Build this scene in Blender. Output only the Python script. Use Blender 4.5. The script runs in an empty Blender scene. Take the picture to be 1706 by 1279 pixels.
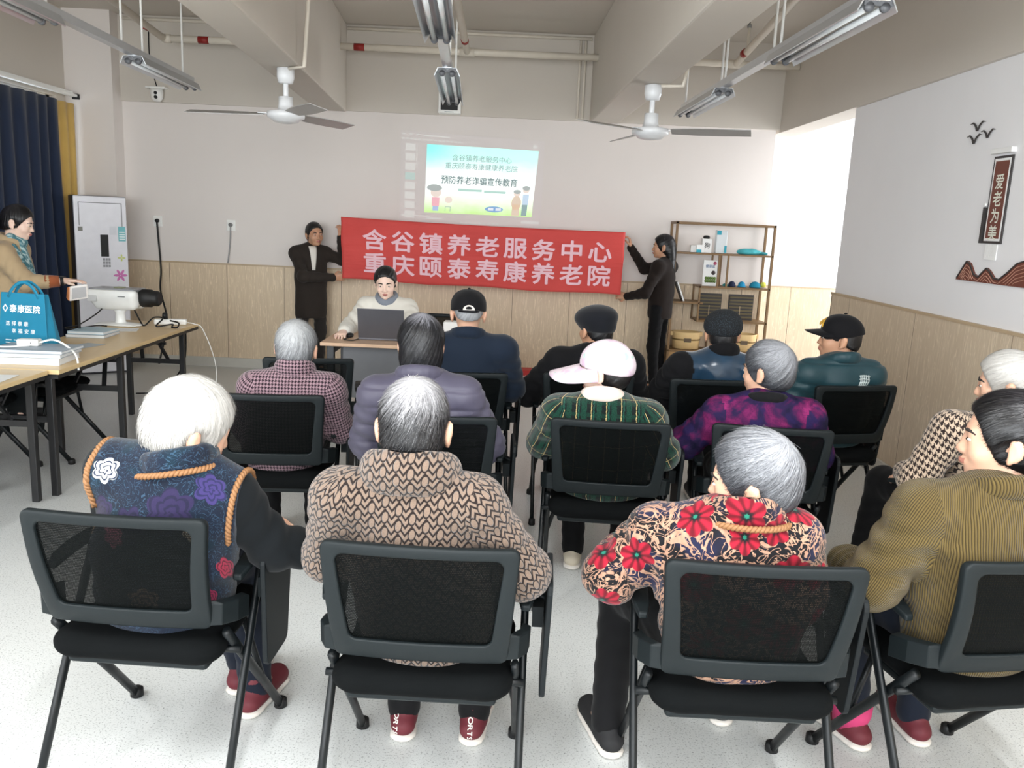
import bpy, bmesh, math, random
import numpy as np
from mathutils import Vector, Matrix
from mathutils.bvhtree import BVHTree
S = bpy.context.scene
COL = S.collection
PI = math.pi
# ------------------------------------------------------------------ camera
cam_d = bpy.data.cameras.new('camera'); cam_d.sensor_fit = 'HORIZONTAL'; cam_d.sensor_width = 36
cam_d.lens = 36*1400/1706; cam_d.clip_start = .05
cam = bpy.data.objects.new('camera', cam_d); COL.objects.link(cam); S.camera = cam
def cam_axes(p, y, r):
    f = Vector((math.sin(y)*math.cos(p), math.cos(y)*math.cos(p), -math.sin(p)))
    rt = Vector((math.cos(y), -math.sin(y), 0)); up = rt.cross(f)
    return rt*math.cos(r)+up*math.sin(r), -rt*math.sin(r)+up*math.cos(r), f
ca, cb, cc = cam_axes(*[math.radians(v) for v in (10.893, .231, 2.540)])
cam.matrix_world = Matrix(((ca.x, cb.x, -cc.x, 0), (ca.y, cb.y, -cc.y, 0), (ca.z, cb.z, -cc.z, 1.65), (0, 0, 0, 1)))
# ------------------------------------------------------------------ light and exposure
vs = S.view_settings; vs.view_transform = 'Standard'; vs.look = 'None'; vs.gamma = 1; vs.use_curve_mapping = False
vs.exposure = 0.36
w = bpy.data.worlds.new('daylight'); S.world = w; w.use_nodes = True
w.node_tree.nodes['Background'].inputs[0].default_value = (.86, .94, 1, 1)
w.node_tree.nodes['Background'].inputs[1].default_value = 1.4
def area(name, loc, target, sx, sy, power, col=(1, 1, 1)):
    d = bpy.data.lights.new(name, 'AREA'); d.shape = 'RECTANGLE'; d.size = sx; d.size_y = sy; d.energy = power; d.color = col
    o = bpy.data.objects.new(name, d); COL.objects.link(o); o.location = loc
    o.rotation_euler = (Vector(target)-Vector(loc)).to_track_quat('-Z', 'Y').to_euler()
    return o
area('rear_window_light', (-.6, -2.42, 1.9), (-.4, 3.2, .9), 5.6, 1.9, 300, (.93, .97, 1))
area('side_window_light', (4.62, 8.3, 1.7), (2.6, 8.75, 1.6), 1.1, 1.8, 60, (.97, .98, 1))
area('added_left_fill_light', (-4.42, .4, 1.75), (.2, 2.2, .2), 4.6, 1.7, 80, (.93, .97, 1))  # unseen fill added from the left to lift the near floor
S.cycles.use_denoising = True
S.cycles.max_bounces = 8; S.cycles.diffuse_bounces = 5; S.cycles.transparent_max_bounces = 24
# ------------------------------------------------------------------ tags and objects
def tag(o, label=None, cat=None, group=None, kind=None):
    if label: o['label'] = label
    if cat: o['category'] = cat
    if group: o['group'] = group
    if kind: o['kind'] = kind
    return o
def empty(name, loc=(0, 0, 0), rz=0, label=None, cat=None, group=None):
    o = bpy.data.objects.new(name, None); COL.objects.link(o); o.location = loc; o.rotation_euler = (0, 0, rz)
    o.empty_display_size = .05
    return tag(o, label, cat, group)
def kids(o): return [c for c in COL.objects if c.parent == o]
def copy_tree(o, parent=None):
    c = o.copy(); COL.objects.link(c); c.parent = parent
    for ch in kids(o): copy_tree(ch, c)
    return c
def mesh_np(name, V, Fq, mats, parent=None, smooth=True, mi=None):
    """numpy vertices (n,3), faces (m,4) or a list of faces -> linked object"""
    me = bpy.data.meshes.new(name)
    V = np.asarray(V, dtype=np.float32)
    if isinstance(Fq, np.ndarray):
        nf, k = Fq.shape
        me.vertices.add(len(V)); me.vertices.foreach_set('co', V.ravel())
        me.loops.add(nf*k); me.loops.foreach_set('vertex_index', Fq.astype(np.int32).ravel())
        me.polygons.add(nf); me.polygons.foreach_set('loop_start', np.arange(0, nf*k, k, dtype=np.int32))
        me.update(calc_edges=True)
    else:
        me.from_pydata([tuple(map(float, v)) for v in V], [], Fq); me.update()
    if not isinstance(mats, (list, tuple)): mats = [mats]
    for m in mats: me.materials.append(m)
    if mi is not None: me.polygons.foreach_set('material_index', np.asarray(mi, dtype=np.int32))
    me.polygons.foreach_set('use_smooth', np.full(len(me.polygons), bool(smooth)))
    o = bpy.data.objects.new(name, me); COL.objects.link(o)
    if parent: o.parent = parent
    return o
class MB:
    """collects boxes, bars, tubes, lathes and prisms into ONE mesh"""
    def __init__(s): s.v = []; s.f = []; s.m = []; s.sm = []
    def add(s, V, F, mi=0, smooth=False):
        b = len(s.v); s.v += [tuple(v) for v in V]; s.f += [tuple(b+i for i in f) for f in F]
        s.m += [mi]*len(F); s.sm += [smooth]*len(F); return s
    def box(s, x0, x1, y0, y1, z0, z1, mi=0, rz=0, c=None):
        V = [(x, y, z) for z in (z0, z1) for y in (y0, y1) for x in (x0, x1)]
        if rz:
            cx, cy = c if c else ((x0+x1)/2, (y0+y1)/2); ca_, sa_ = math.cos(rz), math.sin(rz)
            V = [(cx+(x-cx)*ca_-(y-cy)*sa_, cy+(x-cx)*sa_+(y-cy)*ca_, z) for x, y, z in V]
        return s.add(V, [(0, 2, 3, 1), (4, 5, 7, 6), (0, 1, 5, 4), (2, 6, 7, 3), (0, 4, 6, 2), (1, 3, 7, 5)], mi)
    def tube(s, pts, r, n=8, mi=0, smooth=True, rx=None, closed=False, caps=True):
        P = [Vector(p) for p in pts]; N = len(P); rr = r if isinstance(r, (list, tuple)) else [r]*N
        V = []; up = None
        for i, p in enumerate(P):
            if closed: t = (P[(i+1) % N]-P[i-1]).normalized()
            else: t = (P[min(i+1, N-1)]-P[max(i-1, 0)]).normalized()
            if up is None:
                up = Vector((0, 0, 1)) if abs(t.z) < .9 else Vector((0, 1, 0))
            a = t.cross(up)
            if a.length < 1e-5: a = t.orthogonal()
            a.normalize(); b = a.cross(t).normalized(); up = b
            for k in range(n):
                th = 2*PI*(k+.5)/n
                q = p+a*math.cos(th)*(rx if rx else rr[i])+b*math.sin(th)*rr[i]
                V.append(q)
        F = []
        for i in range(N if closed else N-1):
            j = (i+1) % N
            for k in range(n):
                F.append((i*n+k, j*n+k, j*n+(k+1) % n, i*n+(k+1) % n))
        if not closed and caps: F += [tuple(range(n)), tuple((N-1)*n+k for k in range(n-1, -1, -1))]
        return s.add(V, F, mi, smooth)
    def bar(s, a, b, wx, wy, mi=0, up=(0, 0, 1)):
        a, b = Vector(a), Vector(b); t = (b-a).normalized(); x = t.cross(Vector(up))
        if x.length < 1e-4: x = t.orthogonal()
        x.normalize(); y = x.cross(t)
        V = [p+x*i*wx/2+y*j*wy/2 for p in (a, b) for i, j in ((-1, -1), (1, -1), (1, 1), (-1, 1))]
        return s.add(V, [(0, 1, 2, 3), (7, 6, 5, 4), (0, 4, 5, 1), (1, 5, 6, 2), (2, 6, 7, 3), (3, 7, 4, 0)], mi)
    def lathe(s, prof, c=(0, 0, 0), n=24, mi=0, smooth=True, axis='z', sx=1, sy=1):
        V = []
        for r, z in prof:
            for k in range(n):
                th = 2*PI*k/n; x, y = r*math.cos(th)*sx, r*math.sin(th)*sy
                V.append((c[0]+x, c[1]+y, c[2]+z) if axis == 'z' else ((c[0]+z, c[1]+x, c[2]+y) if axis == 'x' else (c[0]+x, c[1]+z, c[2]+y)))
        F = [(i*n+k, i*n+(k+1) % n, (i+1)*n+(k+1) % n, (i+1)*n+k) for i in range(len(prof)-1) for k in range(n)]
        F += [tuple(range(n-1, -1, -1)), tuple((len(prof)-1)*n+k for k in range(n))]
        return s.add(V, F, mi, smooth)
    def prism(s, poly, fn, mi=0):
        """poly: 2D outline (ccw); fn(x, y, side) -> 3D point, side 0/1"""
        n = len(poly)
        V = [fn(x, y, 0) for x, y in poly]+[fn(x, y, 1) for x, y in poly]
        F = [tuple(range(n)), tuple(range(2*n-1, n-1, -1))]+[(i, n+i, n+(i+1) % n, (i+1) % n) for i in range(n)]
        return s.add(V, F, mi)
    def build(s, name, mats, parent=None, bevel=0, seg=2, fix=True):
        me = bpy.data.meshes.new(name); me.from_pydata(s.v, [], s.f)
        if not isinstance(mats, (list, tuple)): mats = [mats]
        for m in mats: me.materials.append(m)
        me.polygons.foreach_set('material_index', s.m); me.polygons.foreach_set('use_smooth', s.sm)
        if fix:
            bm = bmesh.new(); bm.from_mesh(me); bmesh.ops.recalc_face_normals(bm, faces=bm.faces)
            if bevel:
                ed = [e for e in bm.edges if len(e.link_faces) == 2 and e.calc_face_angle(0) > .5]
                bmesh.ops.bevel(bm, geom=ed, offset=bevel, segments=seg, profile=.5, affect='EDGES', clamp_overlap=True)
            bm.to_mesh(me); bm.free()
        me.update()
        o = bpy.data.objects.new(name, me); COL.objects.link(o)
        if parent: o.parent = parent
        return o
# ------------------------------------------------------------------ node helper
def srgb(r, g, b):
    f = lambda c: (c/255/12.92) if c/255 <= .04045 else ((c/255+.055)/1.055)**2.4
    return (f(r), f(g), f(b), 1)
class G:
    def __init__(s, name, rough=.6, col=(.5, .5, .5, 1)):
        s.m = bpy.data.materials.new(name); s.m.use_nodes = True; s.nt = s.m.node_tree
        s.b = s.nt.nodes['Principled BSDF']; s.b.inputs['Roughness'].default_value = rough; s.b.inputs['Base Color'].default_value = col
    def node(s, t, **kw):
        n = s.nt.nodes.new(t)
        for k, v in kw.items(): setattr(n, k, v)
        return n
    def put(s, inp, v):
        if hasattr(v, 'is_output') or isinstance(v, bpy.types.NodeSocket): s.nt.links.new(v, inp)
        elif v is not None: inp.default_value = v
    def ma(s, op, a, b=None, c=None):
        n = s.node('ShaderNodeMath', operation=op)
        for i, v in enumerate((a, b, c)): s.put(n.inputs[i], v)
        return n.outputs[0]
    def mix(s, f, a, b, blend='MIX'):
        n = s.node('ShaderNodeMix', data_type='RGBA', blend_type=blend)
        s.put(n.inputs[0], f); s.put(n.inputs[6], a); s.put(n.inputs[7], b); return n.outputs[2]
    def uv(s, name='UVMap'): return s.node('ShaderNodeUVMap', uv_map=name).outputs[0]
    def obj(s): return s.node('ShaderNodeTexCoord').outputs['Object']
    def attr(s, name): return s.node('ShaderNodeAttribute', attribute_name=name).outputs['Vector']
    def mapv(s, v, scale=(1, 1, 1), loc=(0, 0, 0)):
        n = s.node('ShaderNodeMapping'); s.put(n.inputs[0], v); n.inputs['Scale'].default_value = scale; n.inputs['Location'].default_value = loc; return n.outputs[0]
    def noise(s, v, scale=5, detail=3, rough=.5, dist=0, color=False):
        n = s.node('ShaderNodeTexNoise'); s.put(n.inputs['Vector'], v); n.inputs['Scale'].default_value = scale
        n.inputs['Detail'].default_value = detail; n.inputs['Roughness'].default_value = rough; n.inputs['Distortion'].default_value = dist
        return n.outputs['Color' if color else 'Fac']
    def vor(s, v, scale=5, out='Distance', feature='F1', rnd=1):
        n = s.node('ShaderNodeTexVoronoi', feature=feature); s.put(n.inputs['Vector'], v); n.inputs['Scale'].default_value = scale
        n.inputs['Randomness'].default_value = rnd; return n.outputs[out]
    def sep(s, v):
        n = s.node('ShaderNodeSeparateXYZ'); s.put(n.inputs[0], v); return n.outputs
    def comb(s, x=0, y=0, z=0):
        n = s.node('ShaderNodeCombineXYZ')
        for i, q in enumerate((x, y, z)): s.put(n.inputs[i], q)
        return n.outputs[0]
    def ramp(s, f, stops, interp='LINEAR'):
        n = s.node('ShaderNodeValToRGB'); s.put(n.inputs[0], f); cr = n.color_ramp; cr.interpolation = interp
        while len(cr.elements) > 1: cr.elements.remove(cr.elements[-1])
        for i, (p, c) in enumerate(stops):
            e = cr.elements[0] if i == 0 else cr.elements.new(p)
            e.position = p; e.color = c if len(c) == 4 else (*c, 1)
        return n.outputs[0]
    def gt(s, a, b): return s.ma('GREATER_THAN', a, b)
    def lt(s, a, b): return s.ma('LESS_THAN', a, b)
    def smooth(s, x, a, b):
        n = s.node('ShaderNodeMapRange', interpolation_type='SMOOTHSTEP'); s.put(n.inputs[0], x); s.put(n.inputs[1], a); s.put(n.inputs[2], b); return n.outputs[0]
    def col(s, c): s.put(s.b.inputs['Base Color'], c); return s
    def bump(s, h, strength=.4, dist=.004):
        n = s.node('ShaderNodeBump'); n.inputs['Strength'].default_value = strength; n.inputs['Distance'].default_value = dist
        s.put(n.inputs['Height'], h); s.nt.links.new(n.outputs[0], s.b.inputs['Normal']); return s
    def set(s, **kw):
        for k, v in kw.items(): s.put(s.b.inputs[k.replace('_', ' ')], v)
        return s
_pm = {}
def pm(name, rgb, rough=.5, metal=0, var=.06, bump=0, **kw):
    """plain procedural material: colour in 0-255 with faint noise"""
    key = (name, rgb, rough)
    if key in _pm: return _pm[key]
    g = G(name, rough); c = srgb(*rgb)
    n = g.noise(g.obj(), 14, 3)
    if var: g.col(g.mix(n, tuple(x*(1-var) for x in c[:3])+(1,), tuple(min(1, x*(1+var)) for x in c[:3])+(1,)))
    else: g.col(c)
    if bump: g.bump(g.noise(g.obj(), 220, 2), bump, .001)
    g.b.inputs['Metallic'].default_value = metal
    g.set(**kw)
    _pm[key] = g.m
    return g.m
def emit(name, rgb, strength, base=None):
    g = G(name, .8, base or srgb(*rgb)); g.b.inputs['Emission Color'].default_value = srgb(*rgb); g.b.inputs['Emission Strength'].default_value = strength
    return g.m
# ------------------------------------------------------------------ lettering
_tx = {}
def text_geo(ch, bold=0.0):
    """outline of a string at size 1 -> (verts 2D centred on its box, faces, width, height)"""
    if (ch, bold) in _tx: return _tx[(ch, bold)]
    cu = bpy.data.curves.new('glyphs', 'FONT'); cu.body = ch; cu.size = 1; cu.resolution_u = 3
    cu.align_x = 'CENTER'; cu.align_y = 'CENTER'
    o = bpy.data.objects.new('glyphs', cu); COL.objects.link(o)
    dg = bpy.context.evaluated_depsgraph_get(); me = bpy.data.meshes.new_from_object(o.evaluated_get(dg))
    V = np.array([v.co[:2] for v in me.vertices]) if len(me.vertices) else np.zeros((0, 2)); F = [tuple(p.vertices) for p in me.polygons]
    bpy.data.objects.remove(o); bpy.data.curves.remove(cu); bpy.data.meshes.remove(me)
    if len(V):
        lo, hi = V.min(0), V.max(0); V = V-(lo+hi)/2; wh = hi-lo
        if bold:            # heavier strokes: the outline repeated around a small circle
            n = len(V); of = [(0, 0)]+[(bold*math.cos(PI*k/4), bold*math.sin(PI*k/4)) for k in range(8)]
            F = [tuple(i+n*k for i in f) for k in range(9) for f in F]; V = np.concatenate([V+np.array(o_) for o_ in of])
    else: wh = (0, 0)
    _tx[(ch, bold)] = (V, F, wh[0], wh[1]); return _tx[(ch, bold)]
def put_text(mb, s_, fn, size, bold=0, mi=0, aspect=1):
    """adds string; fn(x, y) -> 3D, x to the right, y up, metres from the string's centre"""
    V, F, a, b = text_geo(s_, bold); o = Vector(fn(0, 0)); nn = (Vector(fn(.01, 0))-o).cross(Vector(fn(0, .01))-o).normalized(); n = max(1, len(V)//9)
    mb.add([tuple(Vector(fn(x*size*aspect, y*size))+nn*(3e-5*(i//n) if bold else 0)) for i, (x, y) in enumerate(V)], F, mi)
# ------------------------------------------------------------------ implicit surfaces for bodies, clothes, hair
def seg(a, b, ra, rb=None, k=.02, fl=None, op='u'): return ('s', np.array(a, float), np.array(b, float), ra, ra if rb is None else rb, k, fl, op)
def ell(c, r, R=None, k=.02, op='u'): return ('e', np.array(c, float), np.array(r, float), np.eye(3) if R is None else R, k, op)
def cut(p, n, k=.004): return ('c', np.array(p, float), np.array(n, float)/np.linalg.norm(n), k)   # removes the side that n points to
def field(prims, h):
    lo = np.full(3, 1e9); hi = -lo
    for p in prims:
        if p[-1] != 'u': continue
        if p[0] == 's': r = max(p[3], p[4]); a = np.minimum(p[1], p[2])-r; b = np.maximum(p[1], p[2])+r
        else: r = np.abs(p[3])@p[2]; a = p[1]-r; b = p[1]+r
        lo = np.minimum(lo, a); hi = np.maximum(hi, b)
    lo -= 3*h; hi += 3*h; n = np.ceil((hi-lo)/h).astype(int)+1
    ax = [lo[i]+h*np.arange(n[i]) for i in range(3)]
    F = np.full(n, .2, np.float32)
    for p in prims:
        if p[0] == 'c':
            _, q, nn, k = p
            d = ((ax[0]-q[0])*nn[0])[:, None, None]+((ax[1]-q[1])*nn[1])[None, :, None]+((ax[2]-q[2])*nn[2])[None, None, :]
            F = np.maximum(F, d.astype(np.float32)); continue
        k = p[5] if p[0] == 's' else p[4]; m = k+.03
        if p[0] == 's': r = max(p[3], p[4]); a = np.minimum(p[1], p[2])-r-m; b = np.maximum(p[1], p[2])+r+m
        else: r = np.abs(p[3])@p[2]; a = p[1]-r-m; b = p[1]+r+m
        i0 = np.clip(np.floor((a-lo)/h).astype(int), 0, n-1); i1 = np.clip(np.ceil((b-lo)/h).astype(int)+1, 1, n)
        if (i1 <= i0).any(): continue
        sl = tuple(slice(i0[i], i1[i]) for i in range(3))
        X = ax[0][sl[0]][:, None, None]; Y = ax[1][sl[1]][None, :, None]; Z = ax[2][sl[2]][None, None, :]
        if p[0] == 's':
            _, A, B, ra, rb, k, fl, op = p
            qx, qy, qz = X-A[0], Y-A[1], Z-A[2]; ab = B-A
            if fl is not None:
                nn = np.array(fl[0], float); nn /= np.linalg.norm(nn); e = (qx*nn[0]+qy*nn[1]+qz*nn[2])*(fl[1]-1)
                qx, qy, qz = qx+nn[0]*e, qy+nn[1]*e, qz+nn[2]*e; ab = ab+nn*(ab@nn)*(fl[1]-1)
            L = max(ab@ab, 1e-9); t = np.clip((qx*ab[0]+qy*ab[1]+qz*ab[2])/L, 0, 1)
            d = np.sqrt((qx-t*ab[0])**2+(qy-t*ab[1])**2+(qz-t*ab[2])**2)-(ra+(rb-ra)*t)
        else:
            _, c, r, R, k, op = p
            qx, qy, qz = X-c[0], Y-c[1], Z-c[2]
            u = [(qx*R[0, i]+qy*R[1, i]+qz*R[2, i])/r[i] for i in range(3)]
            k0 = np.sqrt(u[0]**2+u[1]**2+u[2]**2)+1e-9; k1 = np.sqrt((u[0]/r[0])**2+(u[1]/r[1])**2+(u[2]/r[2])**2)+1e-9
            d = k0*(k0-1)/k1
        f = F[sl]; d = d.astype(np.float32); d = np.broadcast_to(d, f.shape)
        if op == 'u':
            hh = np.clip(.5+.5*(f-d)/k, 0, 1); F[sl] = f*(1-hh)+d*hh-k*hh*(1-hh)
        else:
            hh = np.clip(.5-.5*(f+d)/k, 0, 1); F[sl] = f*(1-hh)-d*hh+k*hh*(1-hh)
    return F, lo
def surfnet(F, lo, h):
    s = F < 0; n = np.array(F.shape)
    c = np.zeros(n-1, np.uint8)
    for i in (0, 1):
        for j in (0, 1):
            for k in (0, 1): c += s[i:n[0]-1+i, j:n[1]-1+j, k:n[2]-1+k]
    m = (c > 0) & (c < 8); I = np.argwhere(m); N = len(I)
    idx = np.full(n-1, -1, np.int32); idx[m] = np.arange(N)
    acc = np.zeros((N, 3)); cnt = np.zeros(N)
    cs = [(i, j, k) for i in (0, 1) for j in (0, 1) for k in (0, 1)]
    val = {q: F[I[:, 0]+q[0], I[:, 1]+q[1], I[:, 2]+q[2]] for q in cs}
    for a in cs:
        for d in range(3):
            if a[d]: continue
            b = list(a); b[d] = 1; b = tuple(b)
            va, vb = val[a], val[b]; x = (va < 0) != (vb < 0)
            t = np.where(x, va/np.where(x, va-vb, 1), 0)
            P = np.array(a)[None]+t[:, None]*(np.array(b)-np.array(a))[None]
            acc[x] += P[x]; cnt += x
    V = (acc/np.maximum(cnt, 1)[:, None]+I)*h+lo
    Fs = []
    for d in range(3):
        e = [1, 1, 1]; e[d] = 0
        sl = tuple(slice(0 if i == d else 1, n[i]-1) for i in range(3))
        sl2 = tuple(slice(1, n[i]) if i == d else slice(1, n[i]-1) for i in range(3))
        a, b = s[sl], s[sl2]; Q = np.argwhere(a != b)
        if not len(Q): continue
        Q = Q+np.array([0 if i == d else 1 for i in range(3)])
        u, v = (d+1) % 3, (d+2) % 3
        def cell(du, dv):
            q = Q.copy(); q[:, u] -= du; q[:, v] -= dv; return idx[q[:, 0], q[:, 1], q[:, 2]]
        quad = np.stack([cell(1, 1), cell(0, 1), cell(0, 0), cell(1, 0)], 1)
        fl = ~s[Q[:, 0], Q[:, 1], Q[:, 2]]
        quad[fl] = quad[fl][:, ::-1]; Fs.append(quad)
    return V, np.concatenate(Fs)
def grad_normals(V, Fq):
    a = V[Fq[:, 2]]-V[Fq[:, 0]]; b = V[Fq[:, 3]]-V[Fq[:, 1]]; nn = np.cross(a, b); N = np.zeros_like(V)
    for i in range(4): np.add.at(N, Fq[:, i], nn)
    return N/(np.linalg.norm(N, axis=1, keepdims=True)+1e-12)
def relax(V, Fq, it=2, w_=.5):
    for _ in range(it):
        A = np.zeros_like(V); C = np.zeros(len(V))
        for i in range(4):
            j = (i+1) % 4
            np.add.at(A, Fq[:, i], V[Fq[:, j]]); np.add.at(C, Fq[:, i], 1)
            np.add.at(A, Fq[:, j], V[Fq[:, i]]); np.add.at(C, Fq[:, j], 1)
        V = V*(1-w_)+w_*A/np.maximum(C, 1)[:, None]
    return V
def wob(P, f, seed, n=7):
    r = np.random.RandomState(seed); o = 0
    for i in range(n):
        d = r.normal(size=P.shape[1]); d *= f*(.6+.9*r.rand())/np.linalg.norm(d); o = o+np.sin(P@d+r.rand()*6.28+1.3*np.sin(P@(d[::-1]*.7)+r.rand()*6))
    return o/n
def solid(prims, h, it=2):
    F, lo = field(prims, h); V, Q = surfnet(F, lo, h); return relax(V, Q, it), Q
# ================================================================== the room
def wall_mat(name, rgb):
    g = G(name, .75); c = srgb(*rgb); n = g.noise(g.obj(), 1.3, 4, .6)
    g.col(g.mix(n, tuple(x*.96 for x in c[:3])+(1,), tuple(min(1, x*1.04) for x in c[:3])+(1,)))
    g.bump(g.noise(g.obj(), 160, 2), .08, .001); return g.m
M_wall = wall_mat('painted_wall', (226, 219, 214)); M_beam = wall_mat('painted_concrete', (204, 197, 187)); M_right = wall_mat('pale_wall', (234, 233, 234))
def wood_panel(name, axis, c1, c2, period):
    g = G(name, .42); x, y, z = g.sep(g.obj()); a = x if axis == 'x' else y
    pid = g.ma('FLOOR', g.ma('DIVIDE', a, period)); sh = g.ma('MULTIPLY', pid, 3.7)
    v = g.comb(g.ma('MULTIPLY', a, 16), sh, g.ma('MULTIPLY', z, .9))
    n = g.noise(v, 1.6, 4, .6, .6)
    r = g.ma('FRACT', g.ma('MULTIPLY', n, 7)); ring = g.smooth(g.ma('ABSOLUTE', g.ma('SUBTRACT', r, .5)), .38, .5)
    f = g.noise(g.comb(g.ma('MULTIPLY', a, 160), sh, g.ma('MULTIPLY', z, 5)), 1, 3)
    c = g.mix(f, srgb(*c1), srgb(*c2)); c = g.mix(g.ma('MULTIPLY', ring, .65), c, srgb(*[min(255, q+26) for q in c2]))
    edge = g.ma('ABSOLUTE', g.ma('SUBTRACT', g.ma('FRACT', g.ma('DIVIDE', a, period)), .5))
    c = g.mix(g.gt(edge, .5-.0025/period), c, srgb(120, 100, 78))
    return g.col(c).m
M_wainx = wood_panel('oak_panelling', 'x', (204, 181, 151), (224, 205, 177), .6)
M_wainy = wood_panel('oak_panelling_side', 'y', (194, 174, 148), (214, 198, 174), 1.1)
g = G('speckled_floor', .34)
n1 = g.noise(g.obj(), 150, 3, .7); n2 = g.noise(g.obj(), 1.1, 4, .6); n3 = g.noise(g.obj(), 700, 1)
c = g.mix(n2, srgb(200, 203, 202), srgb(214, 216, 214)); c = g.mix(g.smooth(n1, .54, .68), c, srgb(118, 122, 121)); c = g.mix(g.smooth(n3, .56, .7), c, srgb(236, 237, 236))
g.col(c).bump(n1, .05, .001); M_floor = g.m
M_base = pm('grey_skirting', (196, 194, 186), .45); M_white = pm('white_plastic', (238, 238, 234), .35); M_rail = pm('wood_trim', (186, 164, 134), .4)
M_black = pm('black_metal', (20, 20, 22), .4); M_pipe = pm('cream_pipe', (222, 214, 200), .4); M_red = pm('dark_red_label', (140, 28, 22), .5)
M_dark = pm('black_rubber', (12, 12, 13), .6); M_grey = pm('grey_metal', (150, 152, 152), .35, .6); M_alu = pm('aluminium', (205, 207, 210), .3, .55)
def struct(name, mb, m, bevel=0): return tag(mb.build(name, m, None, bevel), kind='structure')
YB = 8.87; ZC = 3.5; XR = 2.66; XL = -4.5
struct('floor', MB().box(-4.7, 4.9, -2.6, 9.25, -.12, 0), M_floor)
struct('ceiling', MB().box(-4.7, 4.9, -2.6, 9.25, ZC, ZC+.12), M_beam)
m = MB().box(-4.7, 2.6, YB, YB+.38, 0, 2.68); struct('wall_back', m, M_wall)
YN = YB+.26; struct('wall_back_bay', MB().box(2.6, 4.9, YN, YN+.12, 0, ZC), M_right)
struct('trim_1', MB().box(-4.05, XR, YB-.03, YB+.18, 2.68, ZC, 0), M_beam)          # upper beam band of the back wall
struct('wall_back_column', MB().box(XL, -4.03, 8.67, YB, 0, ZC), M_wall)
# right wall ends at y 6.97; an opening to a bright bay lies beyond it under a deep beam
struct('wall_right', MB().box(XR, XR+.2, -2.6, 6.97, 0, 2.652), M_right)
struct('trim_2', MB().box(XR-.03, XR+.2, -2.6, 9.2, 2.652, ZC), M_beam)
struct('wall_right_bay', MB().box(XR+.2, 4.9, 6.2, 6.38, 0, 2.66).box(4.72, 4.9, 6.38, 9.25, 0, .8).box(4.72, 4.9, 6.38, 9.25, 2.6, ZC).box(4.72, 4.9, 6.38, 7.7, .8, 2.6).box(XR+.2, 4.9, 6.2, YB, ZC-.84, ZC-.8), M_right)
# left wall with the curtained window; near opening added for the left fill light
struct('wall_left', MB().box(XL-.2, XL, -2.6, -1.9, 0, ZC).box(XL-.2, XL, -1.9, 2.7, 0, .85).box(XL-.2, XL, -1.9, 2.7, 2.66, ZC).box(XL-.2, XL, 2.7, 3.2, 0, ZC).box(XL-.2, XL, 3.2, 8.5, 0, .85).box(XL-.2, XL, 3.2, 8.5, 2.66, ZC).box(XL-.2, XL, 8.5, YB, 0, ZC), M_beam)
m = MB()
for y in (3.2, 4.95, 6.7, 8.44): m.box(XL-.13, XL-.07, y, y+.06, .85, 2.66)
m.box(XL-.13, XL-.07, 3.2, 8.5, .85, .91).box(XL-.13, XL-.07, 3.2, 8.5, 2.6, 2.66)
wf = struct('window_1', m, M_white)
g = G('window_glass', .05, (1, 1, 1, 1)); g.set(Transmission_Weight=1.0, IOR=1.0); M_glass = g.m
tag(MB().box(XL-.105, XL-.095, 3.2, 8.5, .9, 2.62).build('window_pane', M_glass, wf))
# rear wall behind the camera, with wide windows
m = MB().box(-4.7, 2.9, -2.6, -2.45, 0, .9).box(-4.7, 2.9, -2.6, -2.45, 2.9, ZC).box(-4.7, -3.5, -2.6, -2.45, .9, 2.9).box(2.3, 2.9, -2.6, -2.45, .9, 2.9)
struct('wall_rear', m, M_wall)
# wainscot, cap rails, skirting
struct('trim_3', MB().box(-4.03, 2.6, YB-.018, YB, .1, 1.08).box(2.6, 4.7, YN-.018, YN, .1, 1.09), M_wainx)
struct('trim_4', MB().box(-4.03, 2.6, YB-.024, YB, 1.08, 1.096).box(2.6, 4.7, YN-.024, YN, 1.09, 1.1), M_rail)
struct('baseboard_back', MB().box(-4.03, 2.6, YB-.028, YB, 0, .1).box(2.6, 4.7, YN-.028, YN, 0, .1), M_base)
struct('trim_5', MB().box(XR-.02, XR, -2.4, 6.985, .12, 1.18).box(XR-.02, XR+.2, 6.97, 6.985, .12, 1.18), M_wainy)
struct('trim_6', MB().box(XR-.026, XR, -2.4, 6.99, 1.18, 1.198), M_rail)
struct('baseboard_right', MB().box(XR-.045, XR, -2.4, 6.99, 0, .12), M_base)
struct('baseboard_column', MB().box(XL, -4.02, 8.655, 8.67, 0, .1), M_base)
# ceiling beams run away from the camera
def beam(name, p0, p1, w_):
    (x0, y0), (x1, y1) = p0, p1
    V = [(x0-w_, y0, 2.67), (x0, y0, 2.67), (x1, y1, 2.67), (x1-w_, y1, 2.67)]; V += [(x, y, ZC) for x, y, z in V]
    struct(name, MB().add(V, [(3, 2, 1, 0), (4, 5, 6, 7), (0, 1, 5, 4), (1, 2, 6, 5), (2, 3, 7, 6), (3, 0, 4, 7)]), M_beam, .012)
beam('beam_left', (-1.0, -2.45), (-1.757, YB-.03), .29); beam('beam_right', (1.33, -2.45), (.99, YB-.03), .29)
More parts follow.
